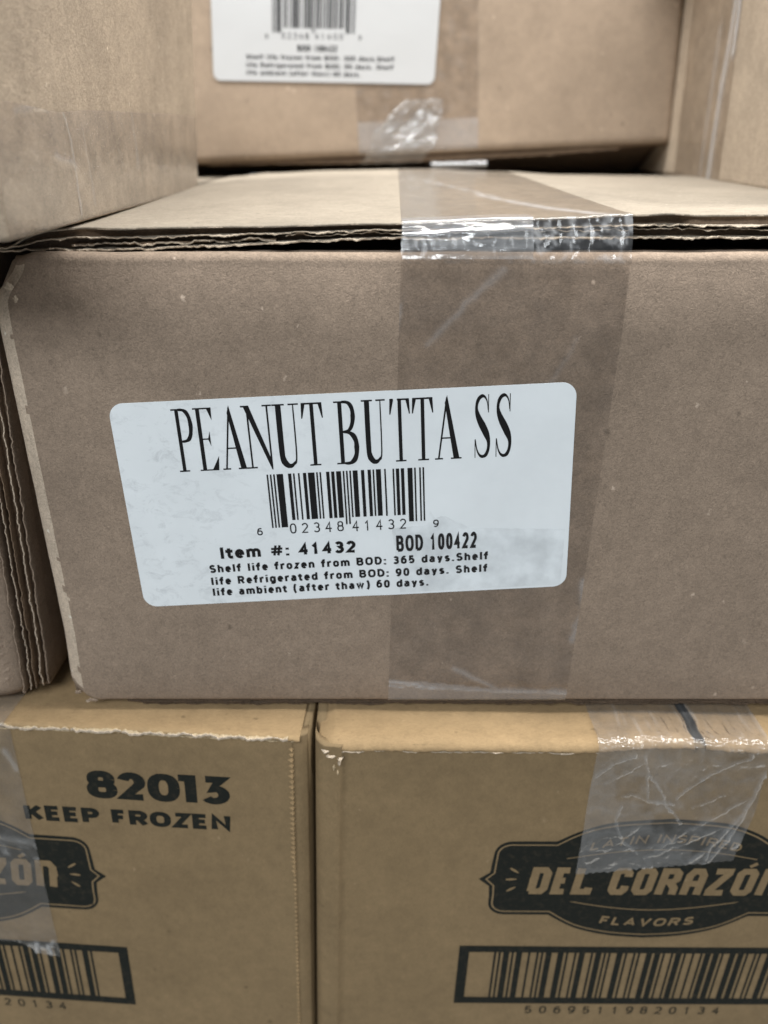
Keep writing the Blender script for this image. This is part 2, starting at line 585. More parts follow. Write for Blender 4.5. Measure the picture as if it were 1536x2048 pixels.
X = .70
HEAVY = {'1': [[(-1.1, 1), (.62, 1), (.62, -.12)]], '3': [[(.02, 1), (.92, 1), (.45, .57)] + A(.46, .30, .54, .30, 80, -145)],
         '2': [A(.48, .70, .48, .30, 165, -30) + [(.05, 0), (1.08, 0)]]}
GL = {
    ' ': (.34, []),
    'A': (.78, [[(0, 0), (.5, 1), (1, 0)], [(.2, .3), (.8, .3)]]),
    'B': (.72, [[(0, 0), (0, 1), (.58, 1)] + A(.58, .77, .34, .23, 90, -90) + [(0, .54)], [(.1, .54), (.62, .54)] + A(.62, .27, .38, .27, 90, -90) + [(0, 0)]]),
    'C': (.76, [A(.5, .5, .5, .5, 42, 318, 18)]),
    'D': (.74, [[(0, 0), (0, 1), (.42, 1)] + A(.42, .5, .58, .5, 90, -90, 14) + [(0, 0)]]),
    'E': (.64, [[(1, 1), (0, 1), (0, 0), (1, 0)], [(0, .52), (.9, .52)]]),
    'F': (.60, [[(1, 1), (0, 1), (0, 0)], [(0, .5), (.88, .5)]]),
    'I': (.26, [[(.5, -.12), (.5, 1.12)]]),
    'K': (.74, [[(0, -.1), (0, 1.1)], [(.98, 1.06), (.12, .40)], [(.36, .58), (1, -.06)]]),
    'L': (.60, [[(0, 1.1), (0, 0), (1, 0)]]),
    'N': (.74, [[(0, -.1), (0, 1), (1, 0), (1, 1.1)]]),
    'O': (.80, [O_(.5, .5, .5, .5)]),
    'P': (.68, [[(0, -.1), (0, 1), (.6, 1)] + A(.6, .73, .4, .27, 90, -90) + [(0, .46)]]),
    'R': (.72, [[(0, -.1), (0, 1), (.6, 1)] + A(.6, .74, .36, .26, 90, -90) + [(0, .48)], [(.5, .48), (1, -.05)]]),
    'S': (.68, [A(.5, .755, .45, .245, 25, 270) + A(.5, .255, .5, .255, 90, -155)]),
    'T': (.68, [[(0, 1), (1, 1)], [(.5, 1), (.5, -.1)]]),
    'V': (.76, [[(0, 1.08), (.5, 0), (1, 1.08)]]),
    'Z': (.68, [[(0, 1), (1, 1), (0, 0), (1, 0)]]),
    '0': (.62, [O_(.5, .5, .5, .5)]),
    '1': (.62, [[(.1, .72), (.5, .98), (.5, -.1)]]),
    '2': (.62, [A(.5, .72, .48, .28, 165, -35) + [(.0, 0), (1.05, 0)]]),
    '3': (.62, [A(.48, .755, .45, .245, 150, -80) + A(.46, .27, .52, .27, 85, -150)]),
    '4': (.62, [[(.72, -.1), (.72, 1), (0, .3), (1.1, .3)]]),
    '5': (.62, [[(.95, 1), (.15, 1), (.06, .5)] + A(.48, .31, .50, .31, 140, -150)]),
    '6': (.62, [O_(.5, .31, .5, .31), A(.62, .45, .60, .55, 60, 180)]),
    '7': (.62, [[(0, 1), (1, 1), (.35, -.1)]]),
    '8': (.62, [O_(.5, .76, .43, .24), O_(.5, .27, .5, .27)]),
    '9': (.62, [O_(.5, .69, .5, .31), A(.38, .55, .60, .55, -120, 0)]),
    'a': (.60, [O_(.44, .19, .44, .19), [(.92, -.1), (.92, .48)] + A(.48, .48, .44, .22, 0, 155)]),
    'b': (.62, [[(0, -.1), (0, 1.1)], O_(.52, X / 2, .48, X / 2)]),
    'd': (.62, [[(1, -.1), (1, 1.1)], O_(.48, X / 2, .48, X / 2)]),
    'e': (.60, [[(.02, .36), (1, .36)] + A(.5, X / 2, .5, X / 2, 4, 318, 16)]),
    'f': (.42, [[(.35, -.1), (.35, .8)] + A(.95, .8, .6, .22, 180, 80) + [(1.5, 1.0)], [(-.75, .66), (1.5, .66)]]),
    'g': (.62, [O_(.48, X / 2, .48, X / 2), [(1, .80), (1, -.06)] + A(.5, -.06, .5, .22, 0, -150)]),
    'h': (.60, [[(0, -.1), (0, 1.1)], [(0, .42)] + A(.5, .42, .5, .28, 180, 0) + [(1, -.1)]]),
    'i': (.26, [[(.5, -.1), (.5, .78)], [(.5, .94), (.5, 1.12)]]),
    'l': (.26, [[(.5, -.1), (.5, 1.1)]]),
    'm': (.92, [[(0, -.1), (0, .78)], [(0, .45)] + A(.25, .45, .25, .25, 180, 0) + [(.5, -.1)], [(.5, .45)] + A(.75, .45, .25, .25, 180, 0) + [(1, -.1)]]),
    'n': (.60, [[(0, -.1), (0, .78)], [(0, .42)] + A(.5, .42, .5, .28, 180, 0) + [(1, -.1)]]),
    'o': (.62, [O_(.5, X / 2, .5, X / 2)]),
    'r': (.44, [[(0, -.1), (0, .78)], A(.9, .36, .9, .34, 180, 85) + [(1.5, .70)]]),
    's': (.56, [A(.5, .53, .45, .17, 25, 270) + A(.5, .18, .5, .18, 90, -155)]),
    't': (.42, [[(.35, .98), (.35, .18)] + A(.95, .18, .6, .18, 180, 280) + [(1.5, .02)], [(-.75, .66), (1.5, .66)]]),
    'w': (.84, [[(0, .78), (.25, 0), (.5, .7), (.75, 0), (1, .78)]]),
    'y': (.60, [[(0, .78), (.52, .02)], [(1, .78), (.45, -.14), (.1, -.22)]]),
    'z': (.54, [[(0, X), (1, X), (0, 0), (1, 0)]]),
    '#': (.84, [[(.25, 0), (.45, 1)], [(.62, 0), (.82, 1)], [(0, .66), (1.05, .66)], [(-.02, .34), (1.0, .34)]]),
    ':': (.26, [[(.5, -.12), (.5, .10)], [(.5, .52), (.5, .74)]]),
    '.': (.26, [[(.5, -.12), (.5, .10)]]),
    '(': (.40, [A(1.6, .42, 1.7, .82, 118, 242)]),
    ')': (.40, [A(-.6, .42, 1.7, .82, 62, -62)]),
}


def text(pr, s, x0, x1, zb, cap, hw, layer=0.0, track=.10, warp=None, wfac=1.0, ax=1.0, widths=None):
    """own stroke lettering fitted between x0 and x1 on baseline zb; warp(x, z) -> (x, z) bends it"""
    adv = [(widths or {}).get(c, GL[c][0]) * wfac for c in s]
    tot = sum(adv) + track * (len(s) - 1)
    k = (x1 - x0) / tot
    x = x0
    for c, a in zip(s, adv):
        w = a * k
        hc = hw * .72 if c == '#' else hw
        h2 = min(hc * ax, w * .45)
        for pl in (HEAVY.get(c) if widths and c in HEAVY else GL[c][1]):
            P = [(x + h2 + px * (w - 2 * h2) if a > .3 * wfac or c in '()' else x + w / 2, zb + hc + py * (cap - 2 * hc)) for px, py in pl]
            if warp:
                P = [warp(*q) for q in P]
            pr.stroke(P, hc, layer, ax=ax)
        x += w + track * k


SERIF = {
    'P': dict(r=[(.20, .0, .37, 1), (.04, 0, .54, .023), (.02, .977, .30, 1)],
              v=[([(.36, .986), (.60, .975), (.80, .90), (.88, .74), (.80, .575), (.60, .50), (.36, .488)], [.012, .016, .05, .085, .05, .016, .011])]),
    'E': dict(r=[(.15, 0, .33, 1), (.02, .978, .86, 1), (.02, 0, .90, .02), (.33, .50, .68, .52)],
              p=[[(.66, .98), (.87, 1), (.845, .80)], [(.62, .018), (.97, .23), (.90, 0)], [(.68, .63), (.68, .39), (.57, .51)]]),
    'A': dict(r=[(0, 0, .30, .023), (.60, 0, 1, .023), (.24, .335, .70, .357)],
              v=[([(.47, .98), (.14, .01)], [.030, .030])], p=[[(.39, .90), (.48, 1.02), (.92, .01), (.70, .01)]]),
    'N': dict(r=[(.14, 0, .20, .95), (.0, 0, .34, .023), (-.04, .977, .2, 1), (.70, .977, 1.02, 1), (.83, 0, .89, 1)],
              p=[[(.04, 1), (.24, 1), (.885, .10), (.885, -.03), (.85, -.03)]]),
    'U': dict(r=[(.02, .977, .48, 1), (.62, .977, 1, 1)],
              v=[([(.25, 1), (.25, .25), (.31, .10), (.50, .015), (.68, .05), (.79, .19), (.80, 1)], [.085, .085, .07, .028, .02, .02, .018])]),
    'T': dict(r=[(.415, 0, .585, 1), (.24, 0, .76, .023), (.03, .974, .97, 1)],
              p=[[(.03, 1), (.0, .76), (.05, .76), (.20, .975)], [(.97, 1), (1, .76), (.95, .76), (.80, .975)]]),
    'B': dict(r=[(.17, 0, .34, 1), (.0, 0, .45, .023), (.0, .977, .45, 1)],
              v=[([(.34, .987), (.58, .975), (.75, .89), (.79, .76), (.72, .62), (.56, .535), (.34, .52)], [.012, .018, .055, .08, .05, .018, .011]),
                 ([(.34, .52), (.60, .50), (.83, .41), (.89, .27), (.83, .11), (.60, .018), (.34, .013)], [.011, .018, .06, .09, .06, .02, .012])]),
    'S': dict(v=[([(.80, .76), (.74, .90), (.58, .975), (.38, .96), (.22, .87), (.20, .74), (.34, .61), (.60, .46), (.80, .33), (.84, .20), (.76, .08), (.58, .02), (.38, .035), (.22, .13), (.13, .30)],
                  [.014, .016, .015, .026, .05, .065, .075, .085, .075, .065, .042, .018, .018, .02, .016])],
              r=[(.80, .72, .84, 1.0), (.10, 0, .14, .30)]),
}


def serif_text(pr, letters, z0, z1):
    for c, x0, x1 in letters:
        d = SERIF[c]
        f = lambda q: (x0 + q[0] * (x1 - x0), z0 + q[1] * (z1 - z0))
        for a, b, c2, d2 in d.get('r', []):
            pr.poly([f((a, b)), f((c2, b)), f((c2, d2)), f((a, d2))])
        for p in d.get('p', []):
            pr.poly([f(q) for q in p])
        for pts, hw in d.get('v', []):
            # smooth the path, offset in letter units, then squeeze to the letter box
            n = len(pts)
            sp, sh = [], []
            if n > 3:
                for i in range(n - 1):
                    p0, p1, p2, p3 = (Vector(pts[max(0, i - 1)]), Vector(pts[i]), Vector(pts[i + 1]), Vector(pts[min(n - 1, i + 2)]))
                    for k in range(5):
                        t = k / 5
                        q = .5 * (2 * p1 + (p2 - p0) * t + (2 * p0 - 5 * p1 + 4 * p2 - p3) * t * t + (3 * p1 - p0 - 3 * p2 + p3) * t ** 3)
                        sp.append(tuple(q))
                        sh.append(1.18 * (hw[i] + (hw[i + 1] - hw[i]) * t) + .004)
                sp.append(pts[-1])
                sh.append(hw[-1])
            else:
                sp, sh = pts, hw
            tmp = Print()
            tmp.stroke(sp, sh)
            for q, L in tmp.polys:
                pr.polys.append(([f(w) for w in q], pr.k % 40 * .0006))
            pr.k += 1


UPC_L = ['0001101', '0011001', '0010011', '0111101', '0100011', '0110001', '0101111', '0111011', '0110111', '0001011']


def upc(pr, s, x0, x1, zt, zb, zlong):
    mods = '101' + ''.join(UPC_L[int(c)] for c in s[:6]) + '01010' + ''.join(''.join('10'[int(b)] for b in UPC_L[int(c)]) for c in s[6:]) + '101'
    m = (x1 - x0) / len(mods)
    i = 0
    while i < len(mods):
        if mods[i] == '1':
            j = i
            while j < len(mods) and mods[j] == '1':
                j += 1
            lo = zlong if i < 10 or i >= 85 or 45 <= i < 50 else zb
            pr.rect(x0 + i * m, lo, x0 + j * m, zt)
            i = j
        else:
            i += 1


ITF = ['00110', '10001', '01001', '11000', '00101', '10100', '01100', '00011', '10010', '01010']


def itf(pr, s, x0, x1, z0, z1, layer=0):
    seq = [(1, 1), (0, 1), (1, 1), (0, 1)]
    for a, b in zip(s[::2], s[1::2]):
        for u, v in zip(ITF[int(a)], ITF[int(b)]):
            seq += [(1, 2.6 if u == '1' else 1), (0, 2.6 if v == '1' else 1)]
    seq += [(1, 2.6), (0, 1), (1, 1)]
    m = (x1 - x0) / sum(w for _, w in seq)
    x = x0
    for on, w in seq:
        if on:
            pr.rect(x, z0, x + w * m, z1, layer)
        x += w * m


def rrect(w, h, r, n=8):
    pts = []
    for cx, cy, a in ((w - r, r, -90), (w - r, h - r, 0), (r, h - r, 90), (r, r, 180)):
        pts += A(cx, cy, r, r, a, a + 90, n)
    return pts


def shreds(face, spots, mat, root):
    """small torn paper tongues standing off a face: (x, z, width, height, lift)"""
    for k, (x, z, w, h, up) in enumerate(spots):
        n, rings = 22, 4
        V, F = [face(x, z, up)], []
        for r in range(1, rings + 1):
            for i in range(n):
                a = 6.2832 * i / n
                q = r / rings
                rad = q * (.72 + .55 * fbm(math.cos(a) * 1.6 + k * 5.1, math.sin(a) * 1.6, x) + .35 * nz(a * 2.6, k + x))
                V.append(face(x + .5 * w * rad * math.cos(a) + .12 * w * nz(q * 3, k), z + .5 * h * rad * math.sin(a),
                              up * (1.1 - q * q) + .55 * up * fbm(math.cos(a) * q * 2, math.sin(a) * q * 2, k * 2.2)))
        F += [(0, 1 + i, 1 + (i + 1) % n) for i in range(n)]
        for r in range(rings - 1):
            b, c = 1 + r * n, 1 + (r + 1) * n
            F += [(b + i, c + i, c + (i + 1) % n, b + (i + 1) % n) for i in range(n)]
        mesh_obj('paper_shred', V, F, mat, root)


# ------------------------------------------------------------------ floor under the stack (out of frame)
fr = bpy.data.objects.new('floor', bpy.data.meshes.new('floor'))
fr.data.from_pydata([(-2, -2, -.337), (2, -2, -.337), (2, 2, -.337), (-2, 2, -.337)], [], [(0, 1, 2, 3)])
fr.data.materials.append(MAT['floor'])
COL.objects.link(fr)
fr['kind'] = 'structure'

# ================================================================== the central box
ML, MR, MD = -75.5, 230.0, 395.0
ZT, ZB = -19.6, -131.4
main = box_root('grey-brown carton in the middle with a large white barcode label on its front', (77, 197, ZB))

ZF = [(-78, -16.6), (-72, -15.7), (-60, -15.2), (-30, -14.8), (0, -14.3), (28, -13.5), (50, -12.7), (58, -12.3), (64, -12.8), (90, -12.6), (300, -13.2)]
ZC = [(-79, -15.8), (-68, -12.7), (-50, -11.1), (-20, -9.9), (15, -9.4), (50, -10.5), (82, -11.9), (130, -12.4), (300, -13.0)]


def top_z(x, y):
    zf, zc = interp(ZF, x), interp(ZC, x)
    if y < 200:
        return zf + (zc - zf) * smooth01(y / 200 * .92 + .0) ** .9
    return zc + (-14.6 - zc) * smooth01((y - 200) / 90)


def face_main(x, z, off=0.0):
    """front face: flat, leaning back a little in its last 18 mm under the fold"""
    y = .12 * fbm(x * .03, z * .03, 2.2)
    t = (z - (ZT - 17)) / 17
    if t > 0:
        y += 2.2 * t * t
    t = (ZB + 12 - z) / 12
    if t > 0:
        y += .5 * t * t
    return (x, y - off, z)


def rack(z):
    d = ZT - z
    return 5.0 * smooth01((d - 2) / 8) + .9 * smooth01((d - 88) / 22)


def main_front(u, s):
    """the racked front: its left edge runs out towards the bottom; s: path from the bottom return, up the face, over the fold to the tucked-in flap"""
    r = 2.0
    zt = ZT + .45 * fbm(u * .05, 4.4) - (1.0 * smooth01((-70 - u) / 5))
    ztop = zt - r
    ZB = globals()['ZB'] + 4.2 * (1 - smooth01((u - ML) / 5.5)) + 1.1 * fbm(u * .8, 3.7) * (1 - smooth01((u - ML - 3) / 9))
    if s < 1:                                   # bottom return
        y0 = face_main(u, ZB + 1.5)[1]
        a = math.radians(90 * (1 - s))
        y, z = y0 + 1.5 - 1.5 * math.cos(a), ZB + 1.5 - 1.5 * math.sin(a)
    elif s < 2:
        z = ZB + 1.5 + (ztop - ZB - 1.5) * (s - 1)
        y = face_main(u, z)[1]
    elif s < 3:
        y0 = face_main(u, ztop)[1]
        a = math.radians(95 * (s - 2))
        y, z = y0 + r - r * math.cos(a), ztop + r * math.sin(a)
    else:
        y0 = face_main(u, ztop)[1]
        y, z = y0 + r + 24 * (s - 3), zt - 2.2 * (s - 3)
    # left corner: a flat crushed facet, then the turn into the side
    e = u - ML
    if e < 3.2:
        f = (3.2 - e)
        y += .30 * f + .14 * f * f + .25 * fbm(z * .12, e)
    return (u - rack(z) * (1 - smooth01(e / 15)), y, z)


us = [ML, ML + .5, ML + 1, ML + 1.7, ML + 2.4, ML + 3.0, ML + 3.4] + lin(ML + 4, ML + 15, 18) + lin(ML + 15.6, 100, 140) + lin(104, MR, 20)
ss = lin(0, 1, 5)[:-1] + lin(1, 2, 110)[:-1] + lin(2, 3, 9)[:-1] + lin(3, 4, 6)
slab('front_panel', main_front, us, ss, (0, 3.0, 0), ['kraft', 'wear_or_light'], main,
     mfun=lambda u, s: 1 if (u - ML < 2.6 + .7 * nz(s * 40) and 1 < s < 2.1) else 0)  # rubbed left edge, with light painted into its pale strip
slab('side_panel', lambda y, z: (ML + .05 - rack(z) * (1 - smooth01((y - 3) / 120)) + .9 * smooth01((y - 3) / 40) - .8 * math.sin((y - 3) / 390 * math.pi), y, z),
     lin(3.4, MD, 30), lin(ZB + .8, ZT - 1.5, 20), (3.0, 0, 0), 'kraft', main)
slab('side_panel', lambda y, z: (MR, y, z), lin(3.4, MD, 6), lin(ZB + .8, ZT - 1.5, 4), (-3.0, 0, 0), 'kraft', main)
slab('back_panel', lambda x, z: (x, MD, z), lin(ML + 3, MR - 3, 6), lin(ZB + .8, ZT - 1.5, 4), (0, -3, 0), 'kraft', main)

# top flap: outer skin with its torn front edge, then the plies below it
EDGE = lambda x: 5.4 + .5 * fbm(x * .08, 1.3) + .35 * fbm(x * .6, 2.2) + (2.6 * smooth01((x - 60) / 2.5) * (1 - smooth01((x - 92) / 25)) * .6 if x > 55 else 0) \
    + 1.6 * math.exp(-((x + 61) / 4.5) ** 2) - .9 * math.exp(-((x + 53.5) / 3.5) ** 2)


def main_top(x, v):
    e = EDGE(x)
    y = e + (MD - e) * v ** 1.6
    lift = .35 * fbm(x * .09, 7.7) * math.exp(-y / 6) + .22 * fbm(x * .5, 3.0) * math.exp(-y / 2)
    side = 1.6 * smooth01((-67.5 - x) / 8) + .9 * smooth01((-73 - x) / 5)
    return (x, y, top_z(x, y) + lift - side + .10 * fbm(x * .04, y * .04, 1))


tf = slab('top_flap', main_top, lin(ML - 3.6, 80, 340) + lin(81, MR, 70)[1:], [0, .0008, .002, .004, .007] + lin(.012, 1, 60)[0:], (0, 0, -.42), 'kraft_top', main)
Pm = lambda a, d, h: (a, d, h)
top_edge = lambda x: main_top(x, 0)[2]
GAP = lambda x: .25 + 2.3 * smooth01((x + 62) / 70)              # clear height left between the flap and the front fold
bot = lambda x: ZT + GAP(x) - .4
ply = lambda f: (lambda x: bot(x) + (top_edge(x) - bot(x)) * f)
torn_liner('torn_edge', Pm, ML - 3.4, MR - 1, lambda x: top_edge(x) - .25, lambda x: EDGE(x) + .05, 6, .30, 'kraft_top', main, tf, rag=.45, curl=.15, seed=1, rim='torn')
torn_liner('torn_edge', Pm, ML - 3.8, MR - 1, lambda x: ply(.56)(x) + .18 * fbm(x * .2, 9), lambda x: 5.2 + .7 * fbm(x * .1, 5), 9, .36, 'kraft_top', main, tf, rag=1.5, curl=.75, seed=2, rim='torn')
torn_liner('torn_edge', Pm, -20, MR - 1, lambda x: ply(.40)(x) + .16 * fbm(x * .2, 19), lambda x: 5.8 + .7 * fbm(x * .1, 15), 9, .28, 'core', main, tf, rag=1.5, curl=.8, seed=12, rim='torn')
torn_liner('torn_edge', Pm, ML - 3.0, MR - 1, lambda x: ply(.08)(x) + .12 * fbm(x * .25, 29), lambda x: 4.8 + .8 * fbm(x * .12, 6), 14, .46, 'kraft_top', main, tf, rag=1.6, curl=.8, seed=3, rim='torn')
torn_liner('torn_edge', Pm, -64, -22, lambda x: ply(.28)(x) + .3 * fbm(x * .16, 41), lambda x: 5.6 + 1.1 * fbm(x * .15, 26), 8, .5, 'core', main, tf, rag=1.7, curl=1.2, seed=23, rim='torn')
flute_wall('corrugated_core', Pm, ML - .5, MR - 1, lambda x: ply(.58)(x), lambda x: top_edge(x) - .3, lambda x: 7.4 + 1.0 * fbm(x * .1, 8), 'core', main, tf, 4)
flute_wall('corrugated_core', Pm, ML - .5, MR - 1, lambda x: ply(.10)(x), lambda x: ply(.56)(x), lambda x: 8.0 + 1.0 * fbm(x * .1, 18), 'core', main, tf, 5)
# torn corner at the upper left: paper shreds hanging over the dark notch
shreds(face_main, [(-76.2, -26.0, 2.4, 2.0, .35), (-75.2, -28.4, 1.3, 1.9, .3)], 'torn', main)

# bottom flap, its torn edge under the front face coloured near-black as the gap's shade
bf = slab('bottom_flap', lambda x, y: (x, y, ZB - .9), lin(ML + 2, MR, 40), lin(7.0, MD, 8), (0, 0, .5), 'kraft', main)
torn_liner('torn_edge', Pm, ML + 8, MR - 1, lambda x: ZB - .8 + .2 * fbm(x * .1, 3), lambda x: 1.5 + .5 * fbm(x * .1, 2), 9, .7, 'shade_core', main, bf, rag=.6, curl=.4, seed=31)  # near-black strip standing in for the gap's shade
torn_liner('torn_edge', Pm, ML + 12, MR - 1, lambda x: ZB - 1.7 + .2 * fbm(x * .08, 13), lambda x: 1.9 + .6 * fbm(x * .1, 22), 9, .7, 'shade_core', main, bf, rag=.8, curl=.5, seed=32)  # near-black strip standing in for the gap's shade
# frayed lower left corner
shreds(face_main, [(-76.2, -130.9, 3.8, 1.5, .35), (-79.4, -128.2, 2.6, 1.6, .3)], 'kraft', main)
shreds(face_main, [(-77.4, -131.4, 1.5, 1.0, .3)], 'wear_or_light', main)

# ---- clear tape: over the top, across the gap, down the front and under
CR = [([(24.5, 3), (17.5, 9), (11, 16), (9, 18)], .6, .16), ([(40, 17), (37, 24), (35.5, 27)], .6, .08),
      ([(3.2, 10), (2.2, 16)], .5, .2),
      ([(48.0, 75), (48.8, 84), (47.3, 92)], .8, .25), ([(50, 78), (47, 88)], .6, .2),
      ([(0, 104.5), (10, 106.5), (25, 108.2), (48, 109.0)], .45, .5), ([(0, 106), (14, 107.5)], .4, .6),
      ([(18, 101), (30, 108), (48, 108.5)], .7, .25)]


def tape_main(x):
    pts = []
    # along the top, from behind the crest to the edge
    for y in [235, 222, 210, 200, 190, 180, 168, 155, 142, 130, 118, 106, 95, 84, 74, 64, 55, 46, 38, 31, 25, 20, 16, 12.5, 10, 8, 6.6, 5.6]:
        xx = x + 2.6 * y / 200
        zz = top_z(xx, y) + .22 + .10 * abs(fbm(xx * .2, y * .06, 5)) + .12 * fbm(xx * .35, y * .35, 8)
        c = creases(xx, y, [([(25, 70), (33, 40), (38, 22), (44, 6)], 1.6, .55), ([(14, 120), (30, 60)], 1.2, .3)]) + .12 * max(0, fbm(xx * .15, y * .5, 3))
        pts.append(((xx, y, zz), c))
    wr = 1.0 if x > 29.5 else .35
    te = main_top(x, 0)[2] + .25
    zb2 = ZT - 1.6
    for f in lin(0, 1, 15):
        z = te + (zb2 - te) * f
        y = 4.4 * (1 - f) + 1.2 * f - .45 - .35 * math.sin(f * math.pi)
        y += wr * (.42 * fbm(x * .55, f * 3.5, 1.1) + .5 * abs(nz(x * .45, f * 3, 6.0)))
        c = wr * (.30 * max(0, 1 - 9 * abs(fbm(x * .16, f * 1.6, 3.3))) + .05)
        pts.append(((x, y, z), c))
    for z in lin(ZT - 2.2, ZB + .6, 200):
        s = ZT - z
        xx = x - 2.3 * s / 112
        c = creases(xx, s, CR)
        wob = 1.0 if s > 103 else .25
        off = .14 + c * .40 + .05 * abs(fbm(xx * .3, s * .3, 6)) * wob * 2
        if s > 104.6 + 4 * smooth01(xx / 46):
            c = max(c, .22)
        p = face_main(xx, z, off)
        pts.append((p, c))
    for y in lin(.6, 14, 6):
        pts.append(((x - 2.3, y + .8, ZB - .2 - 1.2 * smooth01(y / 4)), .1))
    return pts


tape('tape', tape_main, lin(3.4, 49.6, 150), 'film', main)


def tape_fold(x):
    pts = []
    te = main_top(x, 0)[2] + .3
    for y in (10.5, 9.6, 8.6, 7.6, 6.8, 6.0, 5.4):
        pts.append(((x, y, top_z(x, y) + .45 + .06 * fbm(x * .3, y)), .16 + .12 * fbm(x * .2, y)))
    for f in lin(0, 1, 18):
        z = te + .2 + (ZT - 1.2 - te) * f
        ph = 1.4 * fbm(x * .05, f * 2.0, 2.2)
        y = 5.0 * (1 - f) + .9 * f - .5 - .7 * math.sin(f * math.pi) + (.22 * math.sin(f * 15 + 3 * ph) + .14 * math.sin(f * 31 + 5 * ph)) * math.sin(f * math.pi) ** .5
        y += .10 * nz(x * .3, f * 6)
        c = .06 + .30 * max(0, fbm(x * .05, f * 8, 4.1)) + .18 * (1 - f) ** 2
        pts.append(((x + .15 * nz(f * 6, 3), y, z), c))
    return pts


tape('tape', tape_fold, lin(3.7, 29.8, 90), 'film_edge', main)

# ---- the big label
TLc, TRc, BRc, BLc = [Vector(q) for q in ((-59.7, -50.5), (41.1, -45.5), (43.8, -95.9), (-58.4, -102.))]


def face_label(s, t, off=0.0):
    a, b = s / 101.6, t / 50.8
    p = BLc * (1 - a) * (1 - b) + BRc * a * (1 - b) + TRc * a * b + TLc * (1 - a) * b
    x = p.x
    over = .17 * smooth01((x - (.9 - .035 * (-48 - p.y))) / .9)      # the paper steps up where it lies on the tape
    return face_main(p.x, p.y, .12 + over + off)


lb = Print()
lb.poly(rrect(101.6, 50.8, 3.2))
lab = lb.build('label', face_label, 0.0, 'label', main, main, 1.6, 'white rounded sticker with black lettering and a barcode')
lab.modifiers.new('thickness', 'SOLIDIFY').thickness = .00009
lt = Print()
sc_ = lambda x: 13.6 + (x - 44) * .0518
serif_text(lt, [(c, sc_(a), sc_(b)) for c, a, b in (('P', 40, 128), ('E', 132, 224), ('A', 233, 345), ('N', 341, 464), ('U', 466, 580), ('T', 589, 681),
                ('B', 728, 827), ('U', 842, 944), ('T', 961, 1048), ('T', 1056, 1146), ('A', 1150, 1264), ('S', 1312, 1392), ('S', 1402, 1482))], 34.5, 49.0)
text(lt, 'Item #: 41432', 20.0, 52.0, 12.05, 3.2, .39, track=.16, wfac=1.15)
text(lt, 'BOD 100422', 61.5, 80.3, 11.75, 4.3, .42, track=.12, wfac=.8, ax=.74)
text(lt, 'Shelf life frozen from BOD: 365 days.Shelf', 16.95, 82.95, 8.45, 2.2, .265, track=.20, wfac=1.1)
text(lt, 'life Refrigerated from BOD: 90 days. Shelf', 16.95, 82.8, 5.1, 2.2, .265, track=.20, wfac=1.1)
text(lt, 'life ambient (after thaw) 60 days.', 16.95, 68.8, 2.1, 2.2, .265, track=.20, wfac=1.1)
lt.build('lettering', face_label, .05, 'ink', main, lab, 8)
bc = Print()
upc(bc, '602348414329', 32.9, 68.4, 32.85, 21.3, 19.55)
text(bc, '02348', 37.0, 49.5, 17.85, 2.6, .155, track=.5)
text(bc, '41432', 51.5, 64.0, 17.75, 2.6, .155, track=.5)
text(bc, '6', 29.3, 30.6, 17.8, 1.9, .15)
text(bc, '9', 70.2, 71.5, 17.75, 1.9, .15)
bc.build('barcode', face_label, .05, 'ink', main, lab, 8)
# thin torn residue on the label's lower end
rs = Print()
top = [(70.7 + 30 * i / 24, 17.6 + 3.0 * math.exp(-((i - 1.5) / 3.0) ** 2) - 2.0 * i / 24 + .45 * nz(i * .9, 5)) for i in range(25)]
rs.poly([(62, .6), (100.2, .6)] + top[::-1] + [(69.5, 22.2), (68.9, 18.5), (60.6, 18.0)])
rs.build('tape_residue', face_label, .12, 'film_thin', main, lab, 4)

# ================================================================== lower right box
LR_O = Vector((-14., -11.5, -134.))
LR_X, LR_Z, LR_N = Vector((1, .008, -.02)), Vector((.032, .0115, 1)), Vector((.008, -1, 0))
LRH, LRW, LRD = 200., 200., 300.
lr = box_root('tan carton whose dark badge lies half under a wrinkled piece of clear tape', (80, 140, -334))
LR_PROF = [(-3.4, 9.0), (-3.35, 3.6), (-3.0, 1.7), (-1.9, .25), (-.7, -.75), (.2, -.85), (1.6, -1.0), (2.9, -1.05), (3.5, -.75), (4.2, .22), (6, .16), (11, 0), (300, 0)]


def lr_prof(x):
    for (x0, y0), (x1, y1) in zip(LR_PROF, LR_PROF[1:]):
        if x <= x1:
            return y0 + (y1 - y0) * (x - x0) / (x1 - x0)
    return 0


def face_lr(x, z, off=0.0):
    d = lr_prof(x) + (.35 * fbm(z * .06, x * .3, 3) if x < 4.5 else 0) + .5 * math.sin(max(0, min(1, (x - 5) / 190)) * math.pi) * smooth01((-z) / 60) * -.6
    p = LR_O + LR_X * x + LR_Z * z + LR_N * (off - d)
    return tuple(p)


def back_lr(x, y, z):
    return tuple(LR_O + LR_X * x + LR_Z * z + Vector((0, 1, 0)) * y)


